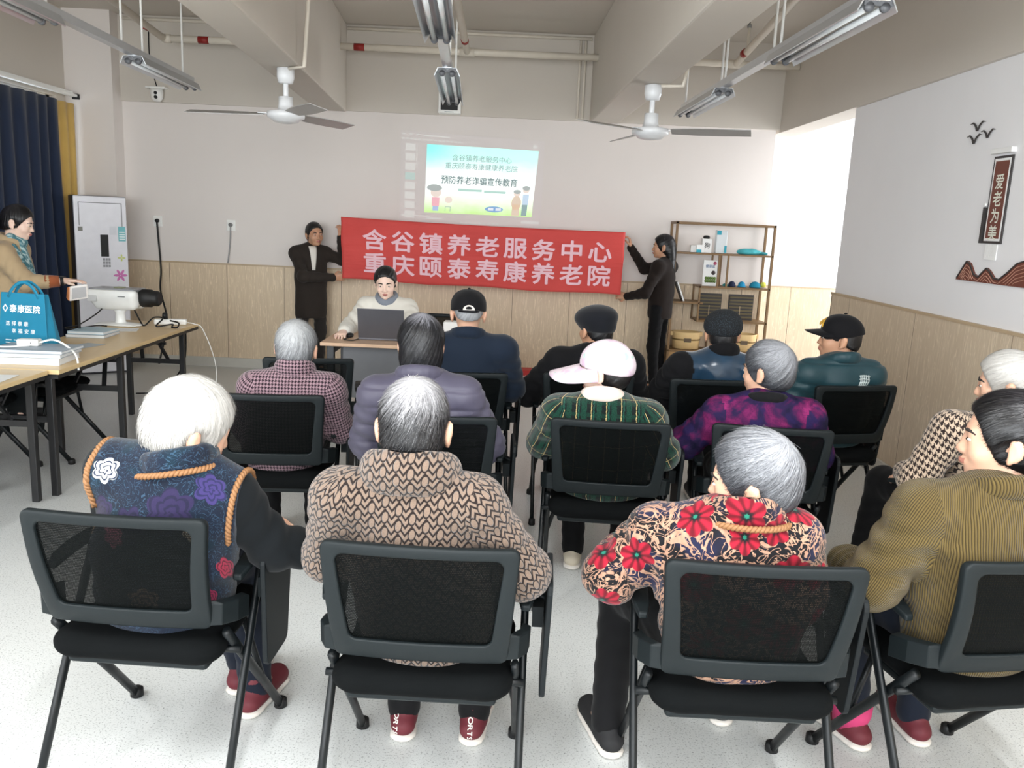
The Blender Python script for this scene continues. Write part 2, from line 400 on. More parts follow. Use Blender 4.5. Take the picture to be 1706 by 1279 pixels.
# curtain rail and curtains
def curtain(name, x, y0, y1, z0, z1, amp, per, mat_, label):
    n = int((y1-y0)/per*10); r = random.Random(len(name)); V = []; ph = 0
    for j in range(9):
        f = j/8
        for i in range(n+1):
            y = y0+(y1-y0)*i/n
            V.append((x+amp*(.35+.65*f)*math.sin(2*PI*(y-y0)/per+.6*math.sin(3.1*y)+.35*f*math.sin(7*y))+.012*math.sin(9*y+4*f), y, z1+(z0-z1)*f))
    F = [(j*(n+1)+i, j*(n+1)+i+1, (j+1)*(n+1)+i+1, (j+1)*(n+1)+i) for j in range(8) for i in range(n)]
    o = MB().add(V, F, 0, True).build(name, mat_, fix=False)
    o.modifiers.new('cloth_thickness', 'SOLIDIFY').thickness = .006
    tag(o, label, 'curtain')
def fabric(name, rgb, rough=.85, sheen=.2, scale=900):
    g = G(name, rough); n = g.noise(g.obj(), 7, 3); c = srgb(*rgb); wv = g.noise(g.obj(), scale, 1)
    g.col(g.mix(n, tuple(q*.85 for q in c[:3])+(1,), tuple(min(1, q*1.12) for q in c[:3])+(1,))).bump(wv, .25, .001)
    g.set(Sheen_Weight=sheen); return g.m
curtain('curtain', -4.36, 3.4, 8.28, .25, 2.60, .045, .19, fabric('navy_curtain_cloth', (14, 32, 60)), 'long navy blue curtain hanging in folds at the left window')
curtain('curtain', -4.40, 8.26, 8.60, .25, 2.60, .03, .14, fabric('mustard_curtain_cloth', (206, 170, 92)), 'narrow mustard yellow curtain beside the navy one, near the column')
t = empty('curtain_rail', (-4.38, 6, 2.68), 0, 'white curtain track running above the navy and yellow curtains', 'curtain rail')
MB().box(-.03, .02, -3.2, 2.66, -.012, .012).box(-.09, -.05, -3.2, 2.66, .02, .045).build('track', M_white, t)
for k in range(5): MB().box(-.12, .015, -2.9+k*1.36, -2.88+k*1.36, .012, .03).build('bracket', M_white, t)
for yy, zz in ((2.63, -.02),): MB().box(-.035, .025, yy, yy+.035, -.03, .02).build('end_stop', M_dark, t)
# ------------------------------------------------------------------ tube lights
M_tube = pm('unlit_fluorescent_glass', (226, 230, 232), .15)
M_refl = pm('reflector_metal', (196, 200, 204), .28, .7)
def fixture(p0, p1, z, label):
    d = Vector((p1[0]-p0[0], p1[1]-p0[1], 0)); L = d.length
    t = empty('tube_light', ((p0[0]+p1[0])/2, (p0[1]+p1[1])/2, z), math.atan2(-d.x, d.y), label, 'ceiling light', 'twin tube lights under the ceiling rails')
    h = L/2
    prof = [(-.085, -.005), (-.06, .045), (-.022, .05), (0, .032), (.022, .05), (.06, .045), (.085, -.005), (.088, 0), (.064, .052), (-.064, .052), (-.088, 0)]
    MB().prism(prof, lambda x, y, s: (x, -h if s == 0 else h, y)).build('reflector', M_refl, t)
    for sx in (-.034, .034):
        MB().tube([(sx, -h+.02, .016), (sx, h-.02, .016)], .0135, 12).build('tube', M_tube, t)
    for sy in (-h, h-.025):
        m = MB()
        for sx in (-.034, .034): m.lathe([(.02, 0), (.021, .02), (.012, .025)], (sx, sy, .016), 14, axis='y')
        m.box(-.06, .06, sy, sy+.02, .02, .05).build('lamp_holder', pm('lamp_holder_grey', (96, 98, 102), .45), t)
    return t
def light_row(pa, pb, z, spans, rods, label, labs):
    pa, pb = Vector((*pa, 0)), Vector((*pb, 0)); L = (pb-pa).length; d = (pb-pa)/L
    t = empty('light_rail', (pa.x, pa.y, z), math.atan2(-d.x, d.y), label, 'light rail', 'suspended metal light rails')
    MB().prism([(-.03, .052), (.03, .052), (.03, .1), (-.03, .1)], lambda x, y, s: (x, 0 if s == 0 else L, y)).build('channel', M_alu, t)
    MB().box(-.045, .045, -.012, .0, .04, .105).build('end_cap', M_white, t)
    for r in rods:
        MB().tube([(-.02 if rods.index(r) % 2 else .02, r, .1), (-.02 if rods.index(r) % 2 else .02, r, ZC-z)], .008, 8).build('hanging_rod', M_white, t)
    for (a, b), lb in zip(spans, labs): fixture(tuple((pa+d*a)[:2]), tuple((pa+d*b)[:2]), z, lb)
light_row((1.50, 3.82), (1.405, 7.55), 2.6, ((.0, 1.26), (2.45, 3.72)), (.06, 1.2, 1.45, 2.36, 2.62, 3.6), 'suspended light rail nearest the right wall', ('twin tube light at the near end of the right rail', 'twin tube light at the far end of the right rail'))
light_row((-.40, 3.66), (-.575, 7.44), 2.6, ((.0, 1.25), (2.3, 3.78)), (.2, 1.1, 2.2, 2.5, 3.6), 'suspended light rail in the middle, above the projected slide', ('twin tube light at the top middle, nearer one of the middle rail', 'twin tube light of the middle rail hanging in front of the wall speaker'))
light_row((-2.54, 3.62), (-2.72, 7.24), 2.6, ((.0, 1.27), (2.42, 3.62)), (.3, .95, 1.2, 2.3, 2.55, 3.5), 'suspended light rail on the left, nearest the curtains', ('twin tube light at the near end of the left rail, cut by the photo edge', 'twin tube light at the far end of the left rail, above the security camera'))
# unseen lit fixtures added behind the camera to brighten the near floor
M_lit = emit('added_lamp_glass', (250, 252, 255), 6)
for px, lb in ((1.55, 'added lit twin tube light behind the viewer, right side, brightening the floor'), (-.32, 'added lit twin tube light behind the viewer, in the middle, brightening the floor'), (-2.45, 'added lit twin tube light behind the viewer, left side, brightening the floor')):
    t_ = fixture((px, .35), (px-.03, 1.6), 2.72, lb)
    for ch in kids(t_):
        if ch.name.startswith('tube'): ch.data.materials[0] = M_lit
    d = bpy.data.lights.new('tube_lamp', 'AREA'); d.shape = 'RECTANGLE'; d.size = .12; d.size_y = 1.2; d.energy = 40; d.color = (.97, .99, 1)
    lo = bpy.data.objects.new('tube_lamp', d); COL.objects.link(lo); lo.location = (px, .98, 2.70)
# ------------------------------------------------------------------ ceiling fans
M_fan = pm('white_fan_enamel', (226, 228, 230), .3); M_blade = pm('fan_blade_grey', (168, 166, 164), .4)
def fan(loc, rz, label):
    t = empty('ceiling_fan', loc, 0, label, 'ceiling fan', 'white ceiling fans under the beams')
    MB().lathe([(.02, .33), (.062, .32), (.062, .26), (.05, .22), (.02, .215)], n=20).build('canopy', M_fan, t)
    MB().tube([(0, 0, .05), (0, 0, .27)], .019, 12).build('down_rod', M_fan, t)
    MB().lathe([(.015, .13), (.05, .125), (.052, .07), (.06, .03), (.13, .02), (.135, .0), (.132, -.02), (.1, -.035), (.085, -.05), (.03, -.06), (.005, -.062)], n=28).build('motor', M_fan, t)
    for k in range(3):
        a = rz+k*2*PI/3; R = Matrix.Rotation(a, 3, 'Z')
        V = []
        for i in range(7):
            f = i/6; x = .15+.56*f; wd = .05+.022*math.sin(PI*min(1, f*1.1))*.6+.012*f; tw = -.24
            for s_, th in ((-1, 0), (1, 0), (1, 1), (-1, 1)): V.append(R@Vector((x, s_*wd, s_*wd*tw-.006*f+.005*th)))
        F = [(i*4+a_, i*4+(a_+1) % 4, (i+1)*4+(a_+1) % 4, (i+1)*4+a_) for i in range(6) for a_ in range(4)]+[(3, 2, 1, 0), (24, 25, 26, 27)]
        MB().add(V, F, 0, False).build('blade', M_blade, t)
        MB().bar(R@Vector((.11, 0, .006)), R@Vector((.2, 0, .008)), .035, .006).build('blade_arm', M_fan, t)
    return t
fan((-1.70, 6.35, 2.34), math.radians(62), 'white three-bladed ceiling fan under the left beam')
fan((.95, 6.36, 2.34), math.radians(-17), 'white three-bladed ceiling fan under the right beam, by the shelf side')
# fan conduits
def wire(name, pts, r, m_, label, cat, group=None, n=8, bez=True):
    P = [Vector(p) for p in pts]
    if bez and len(P) > 2:
        Q = []
        for i in range(len(P)-1):
            p0 = P[max(i-1, 0)]; p1 = P[i]; p2 = P[i+1]; p3 = P[min(i+2, len(P)-1)]
            for k in range(6):
                t = k/6; Q.append(.5*((2*p1)+(-p0+p2)*t+(2*p0-5*p1+4*p2-p3)*t*t+(-p0+3*p1-3*p2+p3)*t**3))
        Q.append(P[-1]); P = Q
    return tag(MB().tube(P, r, n).build(name, m_), label, cat, group)
wire('conduit', [(-1.47, 6.2, 3.5), (-1.53, 6.2, 2.655), (-1.66, 6.3, 2.655)], .014, M_pipe, 'cream conduit bent under the left beam to the fan', 'conduit', bez=False)
wire('conduit', [(1.22, 6.3, 3.0), (1.15, 6.3, 2.655), (.98, 6.34, 2.655)], .014, M_pipe, 'cream conduit bent under the right beam to the fan', 'conduit', bez=False)
# ------------------------------------------------------------------ sprinkler pipes and conduits
for (xa, xb, xt, dxb, xl, xm, lb) in ((-3.4, -2.06, -3.4, .42, -3.02, -3.37, 'cream sprinkler pipe below the ceiling, left of the left beam'), (-1.76, .72, -.53, .06, -1.55, -.525, 'cream sprinkler pipe below the ceiling, between the two beams'), (1.02, 2.62, 2.02, -.3, None, 1.98, 'cream sprinkler pipe below the ceiling, right of the right beam')):
    t = empty('sprinkler_pipe', (0, 8.4, 3.21), 0, lb, 'pipe')
    MB().tube([(xa, 0, 0), (xb, 0, 0)], .032, 14).build('cross_run', M_pipe, t)
    MB().tube([(xt, 0, 0), (xt+dxb, -4.6, .12)], .032, 14).build('branch_run', M_pipe, t)
    MB().tube([(max(xa, xt-.07), 0, 0), (xt+.07, 0, 0)], .04, 14).build('tee_joint', M_pipe, t)
    if xl: MB().tube([(xl-.05, 0, 0), (xl+.05, 0, 0)], .034, 14).build('red_label', M_red, t)
    MB().tube([(xm, -.42, .012), (xm, -.5, .014)], .035, 14).build('red_label', M_red, t)
def sprinkler(p, label):
    t = empty('sprinkler', p, 0, label, 'sprinkler', 'ceiling sprinkler heads')
    MB().tube([(0, 0, 0), (0, 0, .2)], .012, 10).build('drop_pipe', M_pipe, t)
    MB().lathe([(.02, .2), (.02, .225), (.008, .235), (.008, .26), (.022, .262), (.022, .266)], n=12).build('head', M_grey, t)
sprinkler((1.99, 7.9, 3.225), 'small upright sprinkler head on the right pipe branch'); sprinkler((-2.75, 8.4, 3.22), 'small upright sprinkler head on the left pipe near the beam')
wire('conduit', [(-1.75, 8.82, 3.46), (.68, 8.82, 3.46)], .016, M_pipe, 'cream conduit along the ceiling edge between the two beams', 'conduit', bez=False)
wire('conduit', [(-4.0, 8.82, 3.46), (-2.08, 8.82, 3.46)], .016, M_pipe, 'cream conduit along the ceiling edge left of the left beam', 'conduit', bez=False)
wire('conduit', [(.57, 8.82, 3.44), (.57, 8.82, 2.70)], .013, M_pipe, 'left one of two vertical conduits beside the right beam', 'conduit', bez=False)
wire('conduit', [(.62, 8.82, 3.44), (.62, 8.82, 2.70)], .013, M_pipe, 'right one of two vertical conduits beside the right beam', 'conduit', bez=False)
# ------------------------------------------------------------------ speaker, camera, sockets
t = empty('wall_speaker', (-.71, 8.84, 2.80), 0, 'small white box speaker with black grille high on the back wall', 'speaker')
MB().box(-.11, .11, -.12, 0, -.115, .13).build('cabinet', M_white, t, .008); MB().box(-.085, .085, -.128, -.11, -.085, .02).build('grille', M_dark, t, .004); MB().box(-.045, .045, -.126, -.118, -.106, -.098).build('badge', M_grey, t)
t = empty('security_camera', (-3.64, 8.84, 2.80), 0, 'small white security camera on the upper back wall', 'camera')
MB().box(-.1, .1, -.1, 0, .0, .02).build('mount', M_white, t, .006); MB().lathe([(.06, 0), (.062, -.04), (.058, -.09), (.035, -.12), (.01, -.125)], (0, -.06, 0), 20).build('housing', M_white, t)
for z in (-.045, -.085): MB().lathe([(.016, 0), (.016, -.02), (.006, -.022)], (.012, -.105, z), 12, axis='y').build('lens', M_dark, t)
wire('cable', [(-3.72, 8.83, 3.4), (-3.72, 8.83, 3.1), (-3.66, 8.83, 2.83)], .005, M_dark, 'thin dark cable dropping to the security camera', 'cable')
def socket(x, z, label, lb2, col_, pts):
    t = empty('wall_socket', (x, YB, z), 0, label, 'socket')
    MB().box(-.046, .046, -.012, 0, -.056, .056).build('plate', M_white, t, .004)
    MB().lathe([(.02, 0), (.018, -.03), (.008, -.034)], (0, -.012, .005), 14, axis='y').build('plug', pm('plug_grey', (120, 120, 120), .5) if col_ != M_dark else M_dark, t)
    wire('cable', pts, .006 if col_ != M_dark else .009, col_, lb2, 'cable')
socket(-3.71, 1.50, 'white wall socket on the left, with a thick black cable', 'thick black cable running down from the left wall socket to the table', M_dark, [(-3.71, 8.84, 1.49), (-3.70, 8.84, 1.3), (-3.68, 8.83, 1.0), (-3.66, 8.75, .8), (-3.5, 8.5, .5), (-3.3, 7.8, .2)])
socket(-2.95, 1.49, 'white wall socket with grey plug, nearer the banner', 'thin grey cable hanging from the socket nearer the banner', pm('cable_grey', (150, 150, 150), .5), [(-2.95, 8.84, 1.48), (-2.96, 8.845, 1.3), (-2.985, 8.84, 1.1)])
# ================================================================== training chairs
M_plas = pm('charcoal_plastic', (20, 26, 28), .5, bump=.08, Specular_IOR_Level=.22); M_tubeb = pm('black_tube', (14, 18, 20), .4, .0, Specular_IOR_Level=.3); M_seat = pm('black_seat_fabric', (8, 10, 11), .9, bump=.3, Specular_IOR_Level=.1)
M_tab = pm('charcoal_board', (22, 26, 28), .5, Specular_IOR_Level=.18)
g = G('black_mesh_net', .6, srgb(6, 8, 8)); g.set(Specular_IOR_Level=.06); x, y, z = g.sep(g.uv())
hx = g.ma('ABSOLUTE', g.ma('SUBTRACT', g.ma('FRACT', g.ma('MULTIPLY', x, 260)), .5)); row = g.ma('FLOOR', g.ma('MULTIPLY', y, 210))
hx = g.ma('ABSOLUTE', g.ma('SUBTRACT', g.ma('FRACT', g.ma('ADD', g.ma('MULTIPLY', x, 260), g.ma('MULTIPLY', row, .5))), .5)); hy = g.ma('ABSOLUTE', g.ma('SUBTRACT', g.ma('FRACT', g.ma('MULTIPLY', y, 210)), .5))
hole = g.lt(g.ma('MAXIMUM', hx, hy), .29); g.set(Alpha=g.ma('SUBTRACT', 1, g.ma('MULTIPLY', hole, .19))); M_net = g.m
def back_y(x, z):            # backrest surface: leans back, gently cupped
    f = (z-.54)/.33
    return -.205-.075*f-.018*math.sin(PI*min(1, max(0, f)))+.30*x*x
def rrect(hw_t, hw_b, z0, z1, r, n=5):
    P = []
    for cx, cz, a0 in ((hw_t-r, z1-r, 0), (-hw_t+r, z1-r, 90), (-hw_b+r, z0+r, 180), (hw_b-r, z0+r, 270)):
        for i in range(n+1):
            a = math.radians(a0+90*i/n); P.append((cx+r*math.cos(a), cz+r*math.sin(a)))
    Q = []
    for i in range(len(P)):            # subdivide the long sides
        a, b = P[i], P[(i+1) % len(P)]; L = math.hypot(a[0]-b[0], a[1]-b[1]); k = 8 if (i+1) % (n+1) == 0 else 1
        for j in range(k): Q.append((a[0]+(b[0]-a[0])*j/k, a[1]+(b[1]-a[1])*j/k))
    return Q
def make_chair():
    t = empty('training_chair')
    # seat cushion
    prims = [seg((-.17, -.15, .445), (.17, -.15, .445), .066, .066, .05, ((0, 0, 1), 1.6)), seg((-.17, .14, .455), (.17, .14, .455), .06, .06, .05, ((0, 0, 1), 1.9)),
             seg((-.17, -.15, .455), (-.17, .14, .46), .06, .06, .05, ((0, 0, 1), 1.9)), seg((.17, -.15, .455), (.17, .14, .46), .06, .06, .05, ((0, 0, 1), 1.9)),
             ell((0, 0, .455), (.23, .21, .036), k=.03)]
    V, Q = solid(prims, .013, 3); mesh_np('seat', V, Q, M_seat, t)
    MB().box(-.2, .2, -.18, .16, .388, .42).build('seat_pan', M_plas, t, .014, 3)
    # back frame with cupped mesh panel
    outer = rrect(.247, .226, .528, .868, .022); inner = rrect(.208, .184, .588, .838, .022)
    n = len(outer); V = []; th = .026
    for P, s_ in ((outer, 0), (inner, 0), (inner, 1), (outer, 1)):
        for x, z in P: V.append((x, back_y(x, z)+(th if s_ else 0)*1.0-.5*th, z))
    F = [(r*n+i, r*n+(i+1) % n, ((r+1) % 4)*n+(i+1) % n, ((r+1) % 4)*n+i) for r in range(4) for i in range(n)]
    fr = MB().add(V, F).build('back_frame', M_plas, t, .006, 2)
    for p in fr.data.polygons: p.use_smooth = True
    # the lower rail bulges out and turns forward at the sides
    nx, nz = 14, 8; V = []; UV = []
    for j in range(nz+1):
        for i in range(nx+1):
            f = j/nz; hw = .188+(.21-.188)*f; x = -hw+2*hw*i/nx; z = .585+.255*f; V.append((x, back_y(x, z)-.002, z)); UV.append((x, z))
    F = np.array([(j*(nx+1)+i, j*(nx+1)+i+1, (j+1)*(nx+1)+i+1, (j+1)*(nx+1)+i) for j in range(nz) for i in range(nx)])
    pn = mesh_np('mesh_panel', V, F, M_net, t); ul = pn.data.uv_layers.new(name='UVMap')
    for lp in pn.data.loops: ul.data[lp.index].uv = UV[lp.vertex_index]
    for sx in (-1, 1):
        mb = MB()
        prof = [(.205, -.205, .592), (.240, -.195, .592), (.264, -.14, .58), (.269, -.07, .562)]
        V = []
        for x, y, z in prof:
            for dx, dz in ((-.012, -.052), (.012, -.052), (.014, .012), (-.010, .02)): V.append((sx*(x+dx), y, z+dz))
        F = [(i*4+a, i*4+(a+1) % 4, (i+1)*4+(a+1) % 4, (i+1)*4+a) for i in range(3) for a in range(4)]+[(3, 2, 1, 0), (12, 13, 14, 15)]
        mb.add(V, F).build('back_bracket', M_plas, t, .006)
        # legs: the rear leg rises to the armrest, the front leg starts behind the seat
        lg = MB().tube([(sx*.262, .10, .655), (sx*.264, .05, .56), (sx*.266, -.12, .26), (sx*.268, -.255, .012)], .016, 10, rx=.0115).build('leg', M_tubeb, t)
        MB().lathe([(.015, 0), (.019, .004), (.018, .035), (.012, .04)], (sx*.268, -.255, 0), 12).build('foot_cap', M_dark, lg)
        lg = MB().tube([(sx*.245, -.15, .50), (sx*.245, -.06, .40), (sx*.247, .12, .20), (sx*.25, .285, .012)], .016, 10, rx=.0115).build('leg', M_tubeb, t)
        MB().lathe([(.016, 0), (.022, .004), (.021, .03), (.013, .036)], (sx*.25, .285, 0), 12).build('foot_cap', M_dark, lg)
        MB().tube([(sx*.19, -.11, .425), (sx*.27, -.11, .425)], .011, 10).build('seat_pivot', M_tubeb, t); MB().tube([(sx*.19, .11, .425), (sx*.25, .11, .22)], .010, 8).build('seat_strut', M_tubeb, t)
        mb = MB(); V = []
        for y, wd, z in ((-.12, .012, .648), (-.08, .022, .66), (0, .026, .668), (.1, .027, .666), (.15, .022, .658)):
            for dx, dz in ((-wd, -.012), (wd, -.012), (wd, .006), (-wd, .006)): V.append((sx*.266+dx, y, z+dz))
        F = [(i*4+a, i*4+(a+1) % 4, (i+1)*4+(a+1) % 4, (i+1)*4+a) for i in range(4) for a in range(4)]+[(3, 2, 1, 0), (16, 17, 18, 19)]
        mb.add(V, F).build('armrest', M_plas, t, .005)
    # writing board folded down on the right side
    P = rrect(.125, .095, 0, .36, .03, 4)
    MB().prism(P, lambda a, b, s: (.318+.016*s+.02*(b-.2), .03+a, .345+b)).build('writing_board', M_tab, t, .004)
    MB().tube([(.27, .06, .62), (.315, .06, .60), (.318, .04, .56)], .012, 8).box(.285, .316, -.01, .08, .54, .60).build('board_hinge', M_plas, t)
    return t
CH = [  # x of the back's top edge, y of it, turn in degrees, label
 (-1.006, 2.05, -3.0, 'black training chair under the white-haired person in the navy floral vest'),
 (-.20, 1.93, -2.0, 'black training chair under the person in the brown knit cardigan'),
 (.645, 1.905, -1.0, 'black training chair under the person in the scroll and red flower jacket'),
 (1.40, 2.01, 10, 'black training chair under the person in the olive corduroy jacket, cut by the right edge'),
 (1.98, 3.05, 12, 'black training chair mostly hidden behind the olive corduroy jacket, its armrest showing'),
 (-1.05, 3.58, 4, 'black mesh-back training chair under the person in the mauve houndstooth coat'),
 (-.285, 3.31, 2, 'black training chair under the person in the lavender padded jacket'),
 (.426, 3.35, -4.0, 'black training chair under the person in sun cap and green plaid'),
 (1.10, 3.37, -6.0, 'black training chair under the person in the purple and magenta jacket'),
 (-.25, 4.33, 4, 'black training chair under the person in navy jacket and black baseball cap'),
 (.43, 4.44, 2, 'black training chair under the person in black beret and black jacket'),
 (1.11, 4.43, 4, 'black training chair under the person in the shiny dark blue jacket'),
 (1.878, 4.44, 13, 'black training chair under the person in the teal padded jacket, by the right wall'),
 (-1.107, 4.56, 8, 'empty black training chair beyond the mauve houndstooth coat, in front of the desk'),
 (-.62, 7.05, 184, 'black training chair behind the wooden desk, its back edge showing beside the seated woman'),
 (-3.345, 5.45, -90, 'black training chair pushed under the left table, right one of two'),
 (-3.5, 4.85, -88, 'black training chair by the left photo edge under the table, left one of two'),
]
chair0 = make_chair(); chair_at = []
for i, (bx, by, dg, lb) in enumerate(CH):
    c_ = chair0 if i == 0 else copy_tree(chair0)
    a = math.radians(dg); o = Vector((bx, by, 0))+Vector((-math.sin(a), math.cos(a), 0))*.275
    c_.location = o; c_.rotation_euler = (0, 0, a); tag(c_, lb, 'chair', 'black training chairs'); chair_at.append((o.x, o.y, a))
# ================================================================== people
def rot3(yaw, pitch, roll):
    m = Matrix.Rotation(math.radians(yaw), 3, 'Z')@Matrix.Rotation(math.radians(pitch), 3, 'X')@Matrix.Rotation(math.radians(roll), 3, 'Y')
    return np.array(m)
def skin_mat(name, rgb, lip=False):
    g = G(name, .5); c = srgb(*rgb); n = g.noise(g.obj(), 18, 4)
    g.col(g.mix(n, tuple(q*.86 for q in c[:3])+(1,), tuple(min(1, q*1.1) for q in c[:3])+(1,)))
    g.set(Subsurface_Weight=.12, Subsurface_Scale=.01); return g.m
SK_old = skin_mat('skin_warm', (212, 168, 142)); SK_tan = skin_mat('skin_tan', (196, 148, 118)); SK_fair = skin_mat('skin_fair', (232, 200, 182))
M_lip = pm('lip_red', (172, 104, 98), .45); M_lip2 = pm('lip_pale', (180, 120, 104), .5); M_eyew = pm('eye_white', (196, 188, 180), .3); M_iris = pm('dark_iris', (28, 20, 18), .15); M_brow = pm('dark_brow_hair', (40, 34, 32), .8)
M_sole = pm('shoe_sole_white', (214, 208, 200), .7)
def hair_mat(name, light, dark, p0, p1, streak=.5, rough=.5):
    g = G(name, rough); v = g.attr('hairco')
    a = g.noise(g.mapv(v, (13, 13, .55)), 2.2, 3, .6, .3); b = g.noise(g.mapv(v, (34, 34, .9)), 2.5, 2)
    x, y, z = g.sep(v)
    f = g.smooth(g.ma('ADD', z, g.ma('MULTIPLY', g.ma('SUBTRACT', a, .5), 1.5*streak)), p0, p1)
    c = g.mix(f, srgb(*light), srgb(*dark)); c = g.mix(g.ma('MULTIPLY', g.smooth(b, .5, .75), .55*streak), c, srgb(*[q*.5 for q in dark]))
    c = g.mix(g.ma('MULTIPLY', g.ma('MULTIPLY', g.smooth(b, .5, .28), .55*streak), g.ma('SUBTRACT', 1.0, g.ma('MULTIPLY', f, .7))), c, srgb(*[min(255, q+14) for q in light]))
    g.col(c).bump(b, .35, .003); return g.m
H_white = hair_mat('white_hair', (198, 196, 192), (160, 156, 150), .6, 2.2, .5)
H_salt = hair_mat('salt_and_pepper_hair', (170, 169, 172), (22, 21, 23), .25, 1.3, .8)
H_grey = hair_mat('grey_hair', (150, 152, 157), (56, 58, 63), .3, 1.8, .9)
H_lgrey = hair_mat('light_grey_hair', (172, 174, 176), (78, 80, 84), .4, 1.9, .9)
H_dark = hair_mat('dark_streaked_hair', (150, 150, 158), (22, 22, 25), .05, .75, .55, .42)
H_black = hair_mat('black_hair', (44, 42, 46), (16, 15, 17), .3, 1.4, .4, .38)
def head_prims(c, R, s, er=1.0):
    P = lambda x, y, z: c+R@np.array((x, y, z))*s
    E = lambda x, y, z, rx, ry, rz, k=.02, op='u': ell(P(x, y, z), np.array((rx, ry, rz))*s, R, k*s, op)
    Sg = lambda a, b, ra, rb, k=.015, op='u': seg(P(*a), P(*b), ra*s, rb*s, k*s, None, op)
    o = [E(0, -.012, .022, .073, .092, .086), E(0, .022, -.03, .058, .063, .075, .025), E(0, .036, -.076, .040, .040, .03, .025),
         E(0, .066, -.094, .017, .014, .014, .02)]
    for sx in (-1, 1): o += [E(sx*.036, .052, -.034, .024, .026, .026, .02)]
    o += [Sg((-.034, .072, .016), (.034, .072, .016), .012, .012, .014)]
    for sx in (-1, 1): o.append(E(sx*.031, .096, -.002, .0165, .014, .010, .010, 'd'))
    for sx in (-1, 1): o.append(E(sx*.031, .0735, -.003, .0165, .011, .0105, .006))
    o += [Sg((0, .083, .002), (0, .097, -.034), .0062, .0105, .010), E(-.0125, .090, -.037, .0085, .010, .0075, .006), E(.0125, .090, -.037, .0085, .010, .0075, .006)]
    o += [Sg((-.017, .083, -.0605), (0, .0925, -.0585), .0042, .0058, .006), Sg((.017, .083, -.0605), (0, .0925, -.0585), .0042, .0058, .006), Sg((-.015, .083, -.068), (.015, .083, -.068), .0055, .0055, .006), E(0, .0895, -.069, .012, .006, .006, .006)]
    for sx in (-1, 1):
        o += [E(sx*(.072+.010*er), -.016, -.014, .010*er, .019*er, .033*er, .006), E(sx*(.076+.013*er), -.020, -.002, .006*er, .016*er, .021*er, .005), E(sx*(.078+.016*er), -.006, -.012, .008, .009, .017*er, .005, 'd'), E(sx*(.072+.009*er), -.004, -.042, .008*er, .009*er, .010*er, .006)]
    return o
def hand_prims(w, d, n, side, curl=.5, L=.175):
    """w wrist, d hand direction, n palm normal (the fingers curl towards it), side: +1 thumb towards d x n"""
    d = np.array(d, float); d /= np.linalg.norm(d); n = np.array(n, float); n -= d*(n@d); n /= np.linalg.norm(n); a = np.cross(d, n)*side
    P = lambda x, y, z=0: w+d*x+a*y+n*z
    o = [seg(P(0, 0), P(.03, 0), .024, .026, .012, (n, 1.3)), seg(P(.03, .018), P(.082, .024), .019, .016, .014, (n, 1.35)), seg(P(.03, -.014), P(.078, -.024), .019, .015, .014, (n, 1.35)), seg(P(.03, .0), P(.085, .0), .02, .017, .012, (n, 1.4))]
    for y, ln in ((.029, .066), (.0095, .074), (-.0105, .069), (-.029, .054)):
        b = P(.084-abs(y)*.2, y); ang = 0; r = .0088
        for j, fr in enumerate((.46, .30, .24)):
            ang += curl*(.55, .8, .6)[j]; q = b+(d*math.cos(ang)+n*math.sin(ang))*ln*fr+a*y*.08
            o.append(seg(b, q, r, r*.92, .004)); b = q; r *= .92
    b = P(.022, .026, .004); q = P(.052, .052, .012+.015*curl); o.append(seg(b, q, .0125, .0105, .008)); o.append(seg(q, P(.084, .054-.018*curl, .018+.03*curl), .0102, .0085, .004))
    return o
def uv_bones(o, V, Q, bones):
    """per-face bone, cylinder coordinates in metres; returns bone id of each face"""
    C = V[Q].mean(1); best = np.full(len(C), 1e9); bid = np.zeros(len(C), int)
    for i, (A, B, r, t) in enumerate(bones):
        A, B = np.array(A, float), np.array(B, float); ab = B-A
        u = np.clip((C-A)@ab/(ab@ab), 0, 1); d = np.linalg.norm(C-A-u[:, None]*ab, axis=1)/r
        k = d < best; best[k] = d[k]; bid[k] = i
    UV = np.zeros((len(Q), 4, 2), np.float32)
    for i, (A, B, r, t) in enumerate(bones):
        f = bid == i
        if not f.any(): continue
        A, B = np.array(A, float), np.array(B, float); ax = (B-A)/np.linalg.norm(B-A)
        ref = np.array((0, -1., 0)) if t else np.array((np.sign(A[0]) or 1., 0, 0)); e1 = ref-ax*(ref@ax); e1 /= np.linalg.norm(e1); e2 = np.cross(ax, e1)
        def ang(X): D = X-A; return np.arctan2(D@e2, D@e1), D@ax
        a0, _ = ang(C[f])
        if t:          # trunk: unrolled from the middle of the back, round the sides and over the shoulders
            y0 = np.percentile(V[:, 1], 12)+.02; X = V[Q[f]]; fw = np.maximum(0, X[:, :, 1]-y0); x = X[:, :, 0]-A[0]
            UV[f, :, 0] = x+x/(np.abs(x)+.08)*fw*.75; UV[f, :, 1] = X[:, :, 2]-A[2]+fw*.55; continue
        for k in range(4):
            a, v = ang(V[Q[f, k]]); a = a0+((a-a0+PI) % (2*PI)-PI)
            UV[f, k, 0] = a*r*1.05; UV[f, k, 1] = v
    ul = o.data.uv_layers.new(name='UVMap'); ul.data.foreach_set('uv', UV.ravel())
    return bid
